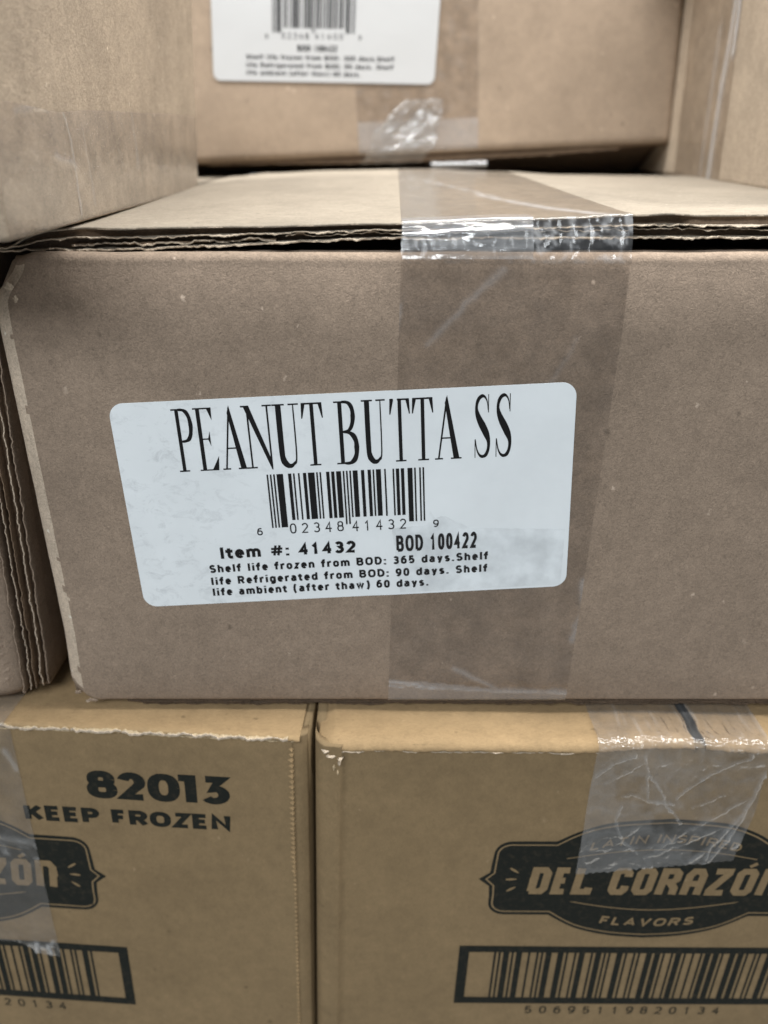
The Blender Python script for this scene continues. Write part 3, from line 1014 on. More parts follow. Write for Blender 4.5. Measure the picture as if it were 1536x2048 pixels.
xs = [q[0] for q in LR_PROF[:-1]] + [5.5, 8.5] + lin(14, LRW, 50)
xs = sorted(set(xs))
slab('front_panel', lambda x, z: face_lr(x, z), xs, [-.9, -1.2] + lin(-2, -LRH, 70), (0, 3, 0), 'tan', lr)
slab('side_panel', lambda y, z: back_lr(-3.4 - .3 * math.sin((y - 9) / 290 * 3.14), y, z), lin(9, LRD, 20), lin(-1, -LRH, 12), (3, 0, 0), 'tan', lr)
slab('side_panel', lambda y, z: back_lr(LRW, y, z), lin(3, LRD, 4), lin(-1, -LRH, 4), (-3, 0, 0), 'tan', lr)
slab('back_panel', lambda x, z: back_lr(x, LRD, z), lin(0, LRW, 4), lin(-1, -LRH, 4), (0, -3, 0), 'tan', lr)
slab('bottom_flap', lambda x, y: back_lr(x, y, -LRH), lin(-2, LRW, 4), lin(3, LRD, 4), (0, 0, 3), 'tan', lr)


def lr_top(x, s):
    """top flap: rolls over the front edge (s 0..1), flat behind (s 1..2)"""
    r = 3.2
    hump = 1.6 * math.exp(-((x - 86) / 13) ** 2) + (.25 if x > 94 else 0)
    rag = .55 * fbm(x * .25, 3.3) + .45 * fbm(x * 1.1, 4.4)
    if s < 1:
        a = math.radians(88 * s)
        y, z = -.75 + r - r * math.cos(a), (-r * .75 + r * .75 * math.sin(a))
        z += (1 - s) ** 2 * rag * 1.4
        y += (1 - s) ** 2 * .25 * fbm(x * .6, 8)
    else:
        y = -.75 + r + (LRD - r) * (s - 1) ** 1.7
        z = 0
    z += hump * math.exp(-y / 8) + .2 * fbm(x * .06, y * .05, 6)
    if x < 1.5:
        z -= .30 * (1.5 - x) ** 1.3
        y += .22 * (1.5 - x) ** 1.5
    x += 1.3 * nz(y * .22, 6.6) * math.exp(-((x - 93.8) / 4) ** 2)
    return tuple(LR_O + LR_X * x + Vector((0, y, z)))


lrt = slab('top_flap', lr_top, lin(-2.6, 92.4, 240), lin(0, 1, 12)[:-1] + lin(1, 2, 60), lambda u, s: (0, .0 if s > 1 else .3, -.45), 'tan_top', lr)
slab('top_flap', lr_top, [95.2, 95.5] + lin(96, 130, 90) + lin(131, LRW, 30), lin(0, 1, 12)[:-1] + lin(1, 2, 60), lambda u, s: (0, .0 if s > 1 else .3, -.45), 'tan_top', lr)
torn_liner('torn_edge', lambda a, d, h: tuple(LR_O + LR_X * a + Vector((0, d, h))), 2.5, 68, lambda a: -2.75 + .25 * fbm(a * .12, 2), lambda a: -.55 + .2 * fbm(a * .1, 4), 1.6, .34, 'torn_tan', lr, lrt, rag=.75, curl=.55, seed=44, rim='torn')
shreds(face_lr, [(.9, -4.0, 3.6, .8, .7), (3.3, -4.6, 2.0, .8, .8), (3.0, -5.9, 1.1, 2.2, .9), (-.6, -2.6, 2.4, 1.2, .7)], 'torn', lr)
shreds(face_lr, [(1.6, -7.6, .8, 3.2, .5), (2.6, -9.0, .6, 2.2, .5), (4.6, -3.2, 2.0, .9, .5)], 'torn_tan', lr)


def mirror(pts):
    return pts + [(-x, z) for x, z in pts[::-1]]


def catmull(pts, n=6):
    r = []
    m = len(pts)
    for i in range(m - 1):
        p0, p1, p2, p3 = [Vector(pts[k]) for k in (max(0, i - 1), i, i + 1, min(m - 1, i + 2))]
        for k in range(n):
            t = k / n
            r.append(tuple(.5 * (2 * p1 + (p2 - p0) * t + (2 * p0 - 5 * p1 + 4 * p2 - p3) * t * t + (3 * p1 - p0 - 3 * p2 + p3) * t ** 3)))
    r.append(pts[-1])
    return r


# left half of the badge, from the bottom middle round to the top middle (dx from its axis, height)
def badge(g_):
    i = g_
    half = catmull([(0, -71.2 + i), (-10.4, -70.2 + i * .97), (-20.4, -67.2 + i * .9), (-28.6 + i * .15, -61.9 + i)], 6)
    half += A(-41.2, -57.2, 4.7 - i * .75, 4.75 - i * .95, -90, -180, 6)
    half += [(-46.0 + i * .85, -54.0), (-46.3 + i * .9, -50.6 + i * .15), (-49.4 + i * 1.55, -47.9), (-46.4 + i * .9, -45.4 - i * .15), (-46.2 + i * .85, -42.0)]
    half += A(-41.2, -38.4, 4.7 - i * .75, 4.75 - i * .95, 180, 90, 6)
    half += catmull([(-29.4 + i * .2, -33.5 - i), (-23.2, -29.6 - i * .9), (-14.8, -26.5 - i * .97), (0, -25.0 - i)], 6)
    return half


def emblem(face, cx, dz, root, parent, left, right):
    f = lambda q: (cx + q[0], q[1] + dz)
    em = Print()
    hb = badge(0)
    full = hb + [(-x, z) for x, z in hb[::-1]][1:-1]
    clip = lambda pts: pts
    em.poly([f(q) for q in full])
    e = em.build('emblem', face, .06, 'ink_tan', root, parent, 5.0)
    un = Print()
    hi = badge(1.35)
    line = hi + [(-x, z) for x, z in hi[::-1]][1:-1]
    un.stroke([f(q) for q in line], .22, closed=True)
    un.stroke([f(q) for q in catmull([(-23, -56.4), (-12, -58.6), (0, -59.6), (12, -58.6), (24.5, -56.2)], 6)], [.06] + [.19] * 23 + [.06], .01)
    un.stroke([f(q) for q in catmull([(-26, -39.8), (-13, -37.2), (0, -36.2), (13, -37.0), (26, -39.6)], 6)], .16, .01)
    for a, b in (((-38.6, -45.4), (-41.0, -43.6)), ((-38.9, -47.8), (-41.9, -48.0)), ((-38.9, -50.8), (-41.2, -52.5))):
        for s in (1, -1):
            un.stroke([f((s * a[0], a[1])), f((s * (a[0] + b[0]) / 2, (a[1] + b[1]) / 2)), f((s * b[0], b[1]))], [.15, .42, .28], .01)
    sh = lambda x, z: (x + .10 * (z - dz + 48), z)
    B, hw = Print(), 1.12
    z0, z1 = -53.6 + dz, -43.1 + dz
    c_ = lambda *q: list(q)

    def glyph(x0, x1, polys):
        for pl in polys:
            un.stroke([sh(cx + x0 + hw + px * (x1 - x0 - 2 * hw), z0 + hw + py * (z1 - z0 - 2 * hw)) for px, py in pl], hw, .012)
    oct_ = [(.5, 0), (.2, 0), (0, .12), (0, .88), (.2, 1), (.8, 1), (1, .88), (1, .12), (.8, 0), (.5, 0)]
    glyph(-35.2, -29.6, [[(0, 0), (0, 1), (.75, 1), (1, .86), (1, .14), (.75, 0), (-.15, 0)], [(-.35, .5), (0, .5)]])
    glyph(-28.6, -23.9, [[(1.05, 1), (0, 1), (0, 0), (1.05, 0)], [(0, .52), (.85, .52)]])
    glyph(-22.9, -17.2, [[(0, 1.1), (0, 0), (1, 0), (1.02, .2)]])
    glyph(-12.8, -7.2, [[(1, .72), (1, .88), (.8, 1), (.2, 1), (0, .88), (0, .12), (.2, 0), (.8, 0), (1, .12), (1, .30)]])
    glyph(-6.2, -.4, [oct_])
    glyph(.6, 6.6, [[(0, -.1), (0, 1), (.75, 1), (.98, .88), (.98, .62), (.75, .5), (0, .5)], [(.55, .5), (1.02, .2), (1.02, -.1)]])
    glyph(7.6, 13.6, [[(0, -.1), (0, .8), (.25, 1), (.75, 1), (1, .8), (1, -.1)], [(0, .42), (1, .42)]])
    glyph(14.6, 20.4, [[(-.05, 1), (1, 1), (1, .9), (0, .12), (0, 0), (1.1, 0)]])
    glyph(21.6, 27.6, [oct_])
    un.stroke([sh(cx + 24.2, z1 + .7), sh(cx + 25.9, z1 + 2.0)], .55, .012)
    glyph(28.8, 35.0, [[(0, -.1), (0, 1), (.72, 1), (1, .82), (1, -.1)], [(1, .55), (1.35, .55)]])
    arc1 = lambda x, z: (x, z + .0062 * (x - cx) ** 2 * 1.0)
    text(un, 'FLAVORS', cx - 13.4, cx + 13.4, -66.3 + dz, 3.3, .36, .012, track=.22, warp=lambda x, z: (x + .2 * (z + 65 - dz), z + .0048 * (x - cx) ** 2))
    text(un, 'LATIN INSPIRED', cx - 20.2, cx + 20.6, -33.6 + dz, 3.0, .26, .012, track=.16, warp=lambda x, z: (x + .18 * (z + 33 - dz), z - .0078 * (x - cx) ** 2))
    un.build('unprinted_board', face, .075, 'tan', root, e, 5.0)
    return e


def carton_barcode(face, cx, dz, root):
    b = Print()
    zt, zb = -75.3 + dz, -101.3 + dz
    xl, xr = cx - 52.6, cx + 52.4
    b.rect(xl, zt - 2.75, xr, zt)
    b.rect(xl, zb, xr, zb + 2.9)
    b.rect(xl, zb + 2.9, xl + 3.0, zt - 2.75)
    b.rect(xr - 3.0, zb + 2.9, xr, zt - 2.75)
    itf(b, '50695119820134', cx - 42.3, cx + 41.3, zb + 2.9, zt - 2.75)
    text(b, '50695119820134', cx - 30.6, cx + 29.6, -106.0 + dz, 3.5, .27, track=.62)
    b.build('barcode', face, .06, 'ink_tan', root, root, 6)


emblem(face_lr, 91.0, 0.0, lr, lr, True, True)
carton_barcode(face_lr, 91.0, 0.0, lr)

# tape over its top edge, badly wrinkled
CR2 = [([(79.5, -3), (81.5, -9), (85.5, -14), (88.5, -20), (93.5, -26)], .30, 1.0), ([(81.5, -9), (83.0, -18), (90, -19.5)], .28, .9),
       ([(83.0, -18), (79, -16.5), (76.5, -17)], .4, .6), ([(76.5, -20), (76.0, -27), (79, -33), (83.5, -37)], .28, .8),
       ([(68.5, -10), (73, -5), (78.5, -2)], .26, .8), ([(71, -13), (77, -8), (80, -5)], .35, .5), ([(86, -5), (80, -7)], .9, .3),
       ([(107.5, -2), (99, -8), (92, -15), (90.5, -17.5)], .3, .9), ([(112.4, -6), (110.8, -14), (109.5, -22), (106, -28)], .5, .9),
       ([(107.5, -24), (104, -33), (98.5, -40)], .7, .55), ([(109.5, -22), (107, -32), (101.5, -42.5)], .55, .8), ([(110, -17), (98, -27), (88, -36)], .40, .45),
       ([(105.5, -27), (96, -33), (86, -38.5)], .38, .45), ([(103, -16), (95, -21)], .35, .35), ([(70, -36), (86, -35), (98, -31)], .35, .35),
       ([(97, -5), (104, -6), (109.5, -5)], 1.2, .35), ([(103, -34), (102, -41), (98, -45)], .5, .7)]


def tape_lr(u):
    """u 0..1 across; runs from the top of the flap, over the rolled edge, down the face to a serrated end"""
    pts = []
    for s in lin(1.26, 1.0, 14) + lin(.93, .05, 14):
        x = 67.6 + 43.6 * u
        p = Vector(lr_top(x, s))
        c = .08 + .3 * max(0, abs(fbm(x * .5, s * 6, 4)) * 2.2 - .35)
        o = .62 + .7 * abs(fbm(x * .35, s * 5, 2)) * (1.2 if s < 1.1 else .6)
        d = Vector((0, -1, .9)) if s < 1 else Vector((0, -.25, 1))
        pts.append((tuple(p + d * o), c))
    zend = (-45.4 + 5.6 * u) + .45 * (abs(((u * 22) % 1) - .5) * 2 - .5)
    for z in lin(-3.2, zend, 88):
        f = (z + 3) / -42
        xl, xr = 67.4 + .6 * f, 111.6 + 1.6 * f - 2.6 * smooth01((-z - 20) / 20)
        x = xl + (xr - xl) * u
        k = creases(x, z, CR2) * (.35 + .9 * abs(fbm(x * .25, z * .25, 4)) + .35 * abs(nz(x * .8, z * .8)))
        stuck = smooth01((fbm(x * .07, z * .07, 12.0) + .10 + .012 * (x - 90) - .010 * (z + 22) * -1) * 4)     # well stuck, clear patches
        o = .30 + k * 1.2 + 1.0 * (1 - stuck) * abs(fbm(x * .16, z * .16, 7)) + .7 * smooth01((z + 12) / 10)
        pts.append((face_lr(x, z, o), min(1, k * .6 + .15 * (1 - stuck) + .10 * max(0, 1 - 8 * abs(fbm(x * .10, z * .10, 3.0))))))
    return pts


tape('tape', tape_lr, lin(0, 1, 150), 'film_milky', lr)

# ================================================================== lower left box
LL_O = Vector((-21., -9.8, -134.))
LL_X, LL_Z = Vector((1, -.068, 0)), Vector((.0266, .03, 1))
LL_N = Vector((-.068, -1, 0)).normalized()
LLW, LLD = 213., 300.
ll = box_root('tan carton printed 82013 and KEEP FROZEN, under the middle box', (-130, 140, -334))


def face_ll(x, z, off=0.0):
    d = .25 * fbm(x * .04, z * .04, 9)
    if x > -2.2:
        e = x + 2.2
        d += .35 * min(1, e / .3) + (.10 * e * e if e < 4.2 else 0) + .22 * fbm(z * .07, x * .7, 5)
    t = (z + 5) / 5
    if t > 0:
        d += .35 * t * t
    return tuple(LL_O + LL_X * x + LL_Z * z + LL_N * (off - d))


def back_ll(x, y, z):
    return tuple(LL_O + LL_X * x + LL_Z * z + Vector((.068, 1, 0)) * y)


xs = lin(-LLW, -100, 16)[:-1] + lin(-100, -2.4, 60) + [-2.2, -2.1, -1.8, -1.2, -.5, .1, .7, 1.2, 1.6]
slab('front_panel', lambda x, z: face_ll(x, z), xs, [-.5, -1, -1.5] + lin(-2, -LRH, 70), (0, 3, 0), 'tan', ll)
slab('side_panel', lambda y, z: back_ll(1.6 + .1 * math.sin(y * .02), y, z), lin(2.5, LLD, 12), lin(-1, -LRH, 10), (-3, 0, 0), 'tan', ll)
slab('side_panel', lambda y, z: back_ll(-LLW, y, z), lin(3, LLD, 4), lin(-1, -LRH, 4), (3, 0, 0), 'tan', ll)
slab('back_panel', lambda x, z: back_ll(x, LLD, z), lin(-LLW, 0, 4), lin(-1, -LRH, 4), (0, -3, 0), 'tan', ll)
slab('bottom_flap', lambda x, y: back_ll(x, y, -LRH), lin(-LLW, 0, 4), lin(3, LLD, 4), (0, 0, 3), 'tan', ll)


def ll_top(x, s):
    r = 1.2
    if s < 1:
        a = math.radians(85 * s)
        y, z = -.55 + r - r * math.cos(a), -.9 + .9 * math.sin(a)
        z += (1 - s) ** 2 * (.5 * fbm(x * .35, 2.0) + .5 * fbm(x * 1.2, 1.0))
        y += (1 - s) ** 2 * .5 * fbm(x * .8, 6.0)
    else:
        y = -.55 + r + (LLD - r) * (s - 1) ** 1.7
        z = 0
    z += .35 * fbm(x * .07, y * .05, 2) - .6 * smooth01((x + 6) / 8) * math.exp(-y / 10)
    return tuple(LL_O + LL_X * x + Vector((.068, 1, 0)) * y + Vector((0, 0, z)))


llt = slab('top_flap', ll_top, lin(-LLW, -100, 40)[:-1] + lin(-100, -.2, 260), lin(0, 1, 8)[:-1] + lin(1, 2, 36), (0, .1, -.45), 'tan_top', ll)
PL = lambda a, d, h: tuple(LL_O + LL_X * a + Vector((.068, 1, 0)) * d + Vector((0, 0, h)))
torn_liner('torn_edge', PL, -98, -3.0, lambda a: -.85 + .35 * fbm(a * .15, 2), lambda a: -.9 + .25 * fbm(a * .15, 4), 2.2, .95, 'torn_tan', ll, llt, rag=1.2, curl=1.2, seed=54, rim='torn')
torn_liner('torn_edge', PL, -98, -1.5, lambda a: -1.55 + .25 * fbm(a * .15, 12), lambda a: -.35 + .25 * fbm(a * .2, 14), 1.6, .4, 'tan_top', ll, llt, rag=.8, curl=.7, seed=55, rim='torn_tan')

# toothed perforation down the front corner
V, F = [], []
z = -4.2
k = 0
random.seed(4)
while z > -118:
    hgt = 1.35 * (1 if z > -48 else .8) * random.uniform(.85, 1.1)
    w = (1.5 if z > -48 else 1.0) * random.uniform(.85, 1.15)
    pr_ = .75 if z > -48 else .42
    b = len(V)
    for x_, z_, o_ in ((-2.6 - w, z, .02), (-2.45, z + hgt * .55, .06), (-2.1, z, pr_), (-2.45, z - hgt * .55, .04), (-1.75, z + .1, .05)):
        V.append(face_ll(min(x_ + .75, -2.21) if x_ < -2.2 else x_, z_, o_ if x_ < -2.2 else o_ + .3))
    F += [(b, b + 2, b + 1), (b, b + 3, b + 2), (b + 1, b + 2, b + 4), (b + 3, b + 4, b + 2)]
    z -= 1.78 * random.uniform(.94, 1.06)
mesh_obj('perforated_edge', V, F, 'tan_top', ll)

pn = Print()
text(pn, '82013', -57.6, -19.0, -24.0, 9.6, 1.12, track=.03, ax=1.38, widths={'8': 1.05, '2': .98, '0': 1.1, '1': .62, '3': 1.0})
text(pn, 'KEEP FROZEN', -76.4, -19.3, -33.1, 5.45, .70, track=.07, wfac=1.12, ax=1.3)
pn.build('lettering', face_ll, .06, 'ink_tan', ll, ll, 6)
emblem(face_ll, -105.6, -5.0, ll, ll, True, True)
carton_barcode(face_ll, -105.8, -6.6, ll)


def tape_ll(u):
    pts = []
    for s in lin(1.28, 1.0, 10) + lin(.9, .1, 6):
        x = -122 + 45.5 * u
        p = Vector(ll_top(x, s))
        pts.append((tuple(p + Vector((0, -.3, .35))), .12))
    saw = .35 * (1 if u > .985 else 0)
    for k, z in enumerate(lin(-2.2, -82.0 - 5.2 * smooth01((u - .72) / .2), 130)):
        x = -122.5 + (47.2 + .022 * z * -1 * .5) * u
        if u > .97:
            x += .22 * (abs((z * .55) % 1 - .5) * 2 - .5)
        c = creases(x, z, [([(-100, -38), (-84, -40), (-76, -41)], 1.4, .25), ([(-83, -83), (-78, -84.5), (-75.4, -81)], .6, .6),
                           ([(-81.5, -87), (-81.0, -82.5)], .8, .9), ([(-76.6, -86.0), (-77.5, -83)], .6, .9), ([(-78, -9), (-75.6, -15)], .8, .35)])
        scuff = max(0, fbm(x * .35, z * .8, 8) - .05) * 1.2 * math.exp(-((z + 45) / 6) ** 2)
        o = .30 + .10 * abs(fbm(x * .2, z * .2, 4)) + .6 * c + (.9 * abs(fbm(x * .6, z * .6, 3)) if z < -81 else 0)
        pts.append((face_ll(x, z, o), min(1, c + scuff)))
    return pts


tape('tape', tape_ll, lin(0, 1, 130), 'film_milky', ll)

# ================================================================== the box beside the central one, on its left
nb = box_root('brown carton with layered flap ends, squeezed in beside the middle box', (-190, 160, -131.6))
NZ0, NZ1 = -131.5, -14.9


def face_nb(x, z, off=0.0):
    lean = .060 * (z - NZ0)
    d = .25 * fbm(x * .05, z * .05, 3) + (.22 * (x + 6) ** 2 * .3 if x > -6 else 0)
    t = (NZ0 + 7 - z) / 7
    if t > 0 and x > -14:
        d += 1.0 * t * t * smooth01((x + 14) / 10)
    return (-95.0 + x + lean, 1.6 + d - off, z)


slab('front_panel', lambda x, z: face_nb(x, z), lin(-195, -30, 10)[:-1] + lin(-30, 0, 30), lin(NZ0 + .6, NZ1, 60), (0, 3, 0), 'kraft', nb)
slab('side_panel', lambda y, z: (-88.6 + .060 * (z - NZ0) * (1 - .9 * smooth01((y - 20) / 60)) - 1.2 + 12.0 * smooth01((y - 20) / 90), y, z), lin(7, 320, 24), lin(NZ0 + .6, NZ1, 20), (-3, 0, 0), 'kraft', nb)
slab('side_panel', lambda y, z: (-290, y, z), lin(5, 320, 4), lin(NZ0 + .6, NZ1, 4), (3, 0, 0), 'kraft', nb)
slab('back_panel', lambda x, z: (x, 320, z), lin(-288, -96, 4), lin(NZ0 + .6, NZ1, 4), (0, -3, 0), 'kraft', nb)
slab('top_flap', lambda x, y: (x + (12.0 * smooth01((y - 20) / 90) if x > -100 else 0), y, NZ1), lin(-289, -88, 4), lin(5, 318, 24), (0, 0, -3), 'kraft_top', nb)
slab('bottom_flap', lambda x, y: (x, y, NZ0), lin(-289, -96, 6), lin(6, 318, 4), (0, 0, 3), 'kraft', nb)
Pn = lambda a, d, h: (-95.0 + h + .060 * (a - NZ0), 2.6 + d, a)
for k, (h, dd, th, m, rg) in enumerate(((.5, -.4, .4, 'kraft', .35), (2.2, .5, .3, 'core', .5), (3.3, .8, .35, 'core', .6), (5.0, 1.4, .4, 'core', .7), (6.2, 2.2, .45, 'kraft', .5))):
    torn_liner('torn_edge', Pn, NZ0 + 1.4 + .3 * k, NZ1, lambda a, h=h, k=k: h + .25 * fbm(a * .08, k * 3.1) - .5 * smooth01((NZ0 + 12 - a) / 10) * (h > 1),
               lambda a, dd=dd, k=k: dd + .4 * fbm(a * .1, 7 + k), 5, th, m, nb, rag=rg * 1.2, curl=.65, seed=60 + k, rim='wear_or_light' if k in (1, 3) else None)
for k, (ha, hb) in enumerate(((.6, 2.2), (3.4, 5.0), (5.1, 6.2))):
    flute_wall('corrugated_core', Pn, NZ0 + 2, NZ1, lambda a, ha=ha: ha, lambda a, hb=hb: hb, lambda a: 3.4, 'core', nb, None, 70 + k)
# little pressed bumps along the front edge
V, F = [], []
for k in range(34):
    z = NZ0 + 6 + k * 2.6 + .5 * nz(k * .7, 3)
    x = -3.4 + .6 * nz(k * .4)
    b = len(V)
    for i in range(8):
        a = i / 8 * 6.283
        V.append(face_nb(x + .9 * math.cos(a), z + .55 * math.sin(a) + .25 * math.cos(a), .0))
    V.append(face_nb(x + .3, z, .38))
    F += [(b + i, b + (i + 1) % 8, b + 8) for i in range(8)]
mesh_obj('pressed_bumps', V, F, 'kraft', nb, smooth=True)

# ================================================================== upper left box: we see its side
ul = box_root('pale brown carton at the upper left, a tape band low on its side', (-180, 50, -15))


def face_ul(y, z, off=0.0):
    x = -63.2 - y * .030 + .062 * (z + 14) * (y + 60) / 200 + .35 * fbm(y * .03, z * .03, 3)
    e = 146 - y
    if e < 3:
        x -= .22 * (3 - e) ** 2
    return (x + off, y, z)


UZ0, UZ1 = -14.6, 80.
slab('side_panel', lambda y, z: face_ul(y, z), lin(-25, 143, 90) + [143.8, 144.6, 145.3, 146], lin(UZ0, UZ1, 90), (-3, 0, 0), 'kraft_up', ul)
slab('back_panel', lambda x, z: (x, 146.4, z), lin(-288, -70.5, 4), lin(UZ0, UZ1, 4), (0, -3, 0), 'kraft_up', ul)
slab('front_panel', lambda x, z: (x, -24.5, z), lin(-288, -66, 4), lin(UZ0, UZ1, 4), (0, 3, 0), 'kraft_up', ul)
slab('side_panel', lambda y, z: (-289, y, z), lin(-24, 146, 4), lin(UZ0, UZ1, 4), (3, 0, 0), 'kraft_up', ul)
slab('top_flap', lambda x, y: (x, y, UZ1), lin(-288, -66, 4), lin(-24, 145, 4), (0, 0, -3), 'kraft_up', ul)
slab('bottom_flap', lambda x, y: (x, y, UZ0), lin(-288, -71, 4), lin(-23, 143, 4), (0, 0, 2), 'kraft_up', ul)
CRU = [([(9, 7), (12, 0), (12.5, -13)], .5, .6), ([(20, 4), (22, -12)], .5, .3), ([(-14, 5), (4, 6.5)], .4, .3), ([(60, 8.2), (62, -5)], .8, .25), ([(2, -2), (14, -4)], .5, .35)]


def tape_ul(u):
    y = -24.6 + 169.8 * u
    pts = []
    zt = 6.6 + 2.2 * smooth01(y / 140) + .9 * math.exp(-((y - 5) / 14) ** 2) * -1 + .15 * fbm(y * .3, 2)
    for z in lin(zt, UZ0 + .3, 46):
        c = creases(y, z, CRU) + .25 * max(0, fbm(y * .35, z * .6, 4) - .12)
        o = .16 + .5 * c + .16 * abs(fbm(y * .12, z * .25, 5))
        pts.append((face_ul(y, z, o), min(1, c)))
    return pts


tape('tape', tape_ul, lin(0, 1, 330), 'film_side', ul)

# ================================================================== upper back box with its own label
bb = box_root('brown carton at the back behind the crest, with a blurred white label', (26, 350, -14))
BO, BX, BZ = Vector((-90.0, 256, -8.0)), Vector((1, 0, .039)), Vector((-.050, 0, 1))
BW, BH, BD = 230., 104., 180.


def face_bb(x, z, off=0.0):
    d = .3 * fbm(x * .03, z * .03, 3) - .8 * math.sin(max(0, min(1, x / BW)) * 3.14) * math.sin(max(0, min(1, z / BH)) * 3.14)
    if x > BW - 3:
        d += .2 * (x - BW + 3) ** 2
    if z < 3:
        d += .15 * (3 - z) ** 2
    p = BO + BX * x + BZ * z
    return (p.x, p.y + d - off, p.z)


def back_bb(x, y, z):
    p = BO + BX * x + BZ * z
    return (p.x, p.y + y, p.z)


slab('front_panel', lambda x, z: face_bb(x, z), lin(-60, BW - 4, 60) + [BW - 3, BW - 2, BW - 1, BW], [0, .7, 1.5, 2.3] + lin(3, BH, 40), (0, 3, 0), 'kraft_back', bb)
slab('side_panel', lambda y, z: back_bb(BW, y, z), lin(1.8, BD, 6), lin(1, BH, 6), (-3, 0, 0), 'kraft_back', bb)
slab('side_panel', lambda y, z: back_bb(-60, y, z), lin(1.8, BD, 6), lin(1, BH, 6), (3, 0, 0), 'kraft_back', bb)
slab('back_panel', lambda x, z: back_bb(x, BD, z), lin(-59, BW - 1, 4), lin(1, BH, 4), (0, -3, 0), 'kraft_back', bb)
slab('top_flap', lambda x, y: back_bb(x, y, BH), lin(-59, BW - 1, 4), lin(1, BD, 4), (0, 0, -3), 'kraft_back', bb)
bbf = slab('bottom_flap', lambda x, y: tuple(Vector(back_bb(x, y, -.6)) + Vector((0, 0, -2.0 * math.exp(-((x - 120) / 75) ** 4) * (1 - smooth01(y / 40)) - smooth01((y - 12) / 50) * (6.3 + .039 * x)))), lin(-60, BW, 70), lin(2.5, BD, 40), (0, 0, .8), 'core', bb)
torn_liner('torn_edge', lambda a, d, h: tuple(Vector(back_bb(a, 2.6 + d, -1.2 + h - 2.0 * math.exp(-((a - 120) / 75) ** 4)))), 4, 205, lambda a: .3 * fbm(a * .1, 2), lambda a: .4 * fbm(a * .2, 3), 8, .8, 'core', bb, bbf, step=.8, rag=1.4, curl=1.0, seed=81)

flute_wall('corrugated_core', lambda a, d, h: back_bb(a, d, h), -60, BW - 1, lambda a: -1.0 - 2.0 * math.exp(-((a - 120) / 75) ** 4), lambda a: 1.2, lambda a: 4.2, 'core', bb, bbf, 90, 2.0)


def face_blabel(s, t, off=0.0):
    x, z = -80.3 + s * 1.023 + .055 * t, 27.4 - .017 * s + t
    # into the box's own slanted axes
    dx, dz = x - BO.x, z - BO.z
    det = BX.x * BZ.z - BZ.x * BX.z
    lx = (dx * BZ.z - BZ.x * dz) / det
    lz = (BX.x * dz - dx * BX.z) / det
    return face_bb(lx, lz, .55 + off)


p_ = Print()
p_.poly(rrect(101.6, 50.8, 3.2))
lab2 = p_.build('label', face_blabel, 0.0, 'label_back', bb, bb, 4.0, 'white rounded sticker with a barcode, out of focus')
lab2.modifiers.new('thickness', 'SOLIDIFY').thickness = .00009
p_ = Print()
text(p_, 'BOD 100422', 38.5, 56.5, 12.4, 2.6, .30, track=.12, wfac=.9)
text(p_, 'Shelf life frozen from BOD: 365 days.Shelf', 15.2, 82.5, 8.9, 2.0, .24, track=.20, wfac=1.1)
text(p_, 'life Refrigerated from BOD: 90 days. Shelf', 15.2, 82.3, 5.6, 2.0, .24, track=.20, wfac=1.1)
text(p_, 'life ambient (after thaw) 60 days.', 15.2, 67.5, 2.5, 2.0, .24, track=.20, wfac=1.1)
p_.build('lettering', face_blabel, .06, 'ink', bb, lab2, 10)
p_ = Print()
upc(p_, '602348414009', 27.2, 64.2, 36.0, 21.6, 19.8)
text(p_, '02348', 31.5, 43.5, 17.3, 2.5, .16, track=.5)
text(p_, '41400', 46.5, 59.0, 17.3, 2.5, .16, track=.5)
text(p_, '6', 24.0, 25.3, 17.3, 1.9, .14)
text(p_, '9', 66.0, 67.3, 17.3, 1.9, .14)
p_.build('barcode', face_blabel, .06, 'ink', bb, lab2, 10)


def tape_bb(u):
    pts = []
    for z in lin(100, 1, 70):
        x = 78 + 58 * u
        c = .25 if z < 14 else 0
        c += .15 * max(0, fbm(x * .2, z * .2, 2))
        pts.append((face_bb(x, z, .1 + .15 * abs(fbm(x * .1, z * .2, 3)) + .4 * c), c))
    return pts


tape('tape', tape_bb, lin(0, 1, 60), 'film', bb)


def tape_loose(u):
    """crumpled flap of tape that came off the lower front edge and stands away from it"""
    pts = []
    for v in lin(0, 1, 40):
        w = 18 + 24 * v * (1 - v) + 12 * (1 - v)
        x = 94 + 16 * v ** 1.1 + (u - .5) * w + 6 * fbm(v * 2.2, 5.0)
        z = -4.0 + 27 * v + 2.5 * fbm(u * 2, v * 2, 2.0)
        o = 1.0 + 4 * (1 - v) ** 1.2 + 3.4 * fbm(u * 2.6, v * 3.2, 8.8)
        pts.append((face_bb(x, z, o), min(1, .12 + .55 * abs(fbm(u * 3.3, v * 4.4, 1.7)))))
    return pts


tape('loose_tape_end', tape_loose, lin(0, 1, 40), 'film_milky', bb)


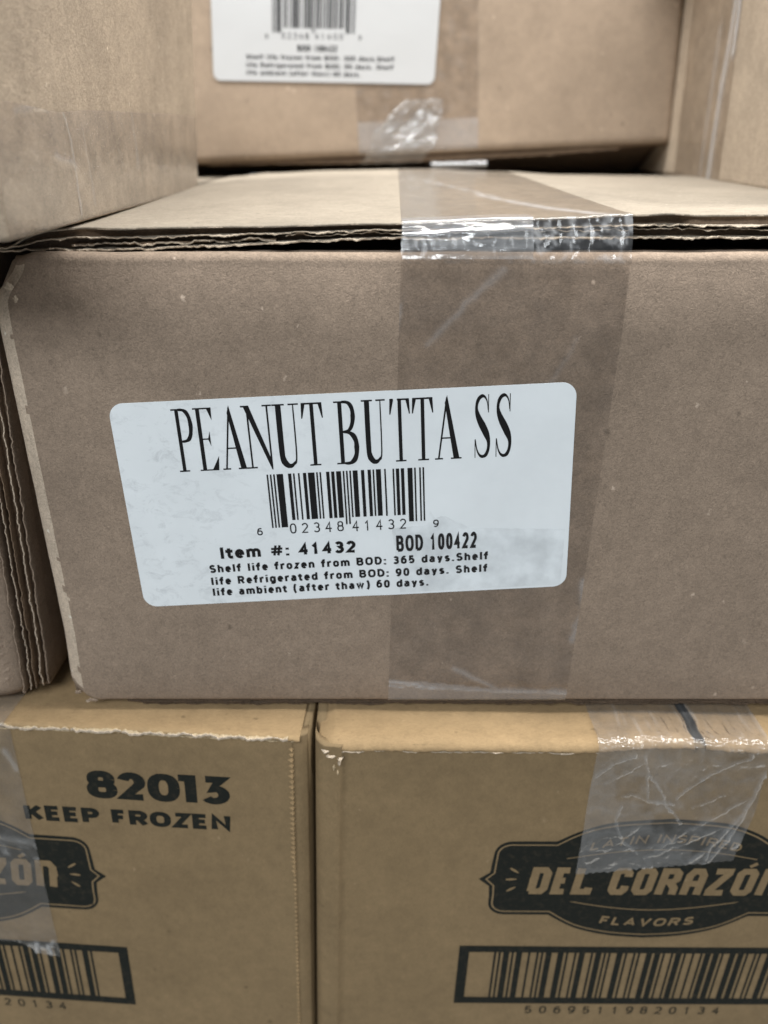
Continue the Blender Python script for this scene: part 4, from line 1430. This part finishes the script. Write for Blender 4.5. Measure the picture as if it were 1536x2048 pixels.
def tape_roll(u):
    """the folded lip of that tape lying along the top edge, where the lamp glints"""
    pts = []
    for v in lin(0, 1, 16):
        a = v * 4.4
        x = 112 + 26 * u
        pts.append(((-90 + x, 236 + 2.2 * math.cos(a) + .5 * nz(u * 6, v), -8.6 + 1.3 * math.sin(a) + .7 * u + .3 * nz(u * 7, v * 2)), .35))
    return pts


tape('loose_tape_end', tape_roll, lin(0, 1, 40), 'film_edge', bb)

# ================================================================== upper right box: its side, going away
ur = box_root('pale brown carton at the upper right standing on the middle box', (215, 140, -13))


def face_ur(y, z, off=0.0):
    x = 120 + (y - 99) * .127 - .035 * (z + 12) + .5 * fbm(y * .02, z * .03, 9)
    if 160 < y:                                   # the corner piece stands back a little behind a crushed line
        x += .7 * smooth01((y - 160) / 2.5)
    if y > 246:
        x -= (y - 246) * .1
    return (x - off, y, z)


RZ0, RZ1 = -13.2, 85.
slab('side_panel', lambda y, z: face_ur(y, z), lin(30, 156, 40) + lin(157, 166, 12) + lin(168, 242, 24) + lin(246, 425, 10), lin(RZ0, RZ1, 60), (3, 0, 0), 'kraft_up', ur)
slab('back_panel', lambda x, z: (x, 425.5, z), lin(147, 290, 4), lin(RZ0, RZ1, 4), (0, -3, 0), 'kraft_up', ur)
slab('front_panel', lambda x, z: (x, 30.5, z), lin(115, 290, 4), lin(RZ0, RZ1, 4), (0, 3, 0), 'kraft_up', ur)
slab('side_panel', lambda y, z: (291, y, z), lin(30, 425, 4), lin(RZ0, RZ1, 4), (-3, 0, 0), 'kraft_up', ur)
slab('top_flap', lambda x, y: (x, y, RZ1), lin(116, 290, 4), lin(31, 424, 4), (0, 0, -3), 'kraft_up', ur)
slab('bottom_flap', lambda x, y: (x, y, RZ0), lin(142, 290, 4), lin(32, 424, 4), (0, 0, 2), 'kraft_up', ur)


def tape_ur(u):
    y = 161 + 82 * u
    pts = []
    for z in lin(84, RZ0 + .4, 70):
        c = creases(y, z, [([(168, 70), (172, 40), (176, 20), (178, -12)], 3.0, .55), ([(164, 60), (166, 30)], 1.6, .8), ([(190, 40), (192, -12)], 2.5, .2)])
        pts.append((face_ur(y + (2.5 * fbm(z * .05, 3) if u < .02 else 0), z, .2 + .9 * c), c))
    return pts


tape('tape', tape_ur, lin(0, 1, 60), 'film', ur)
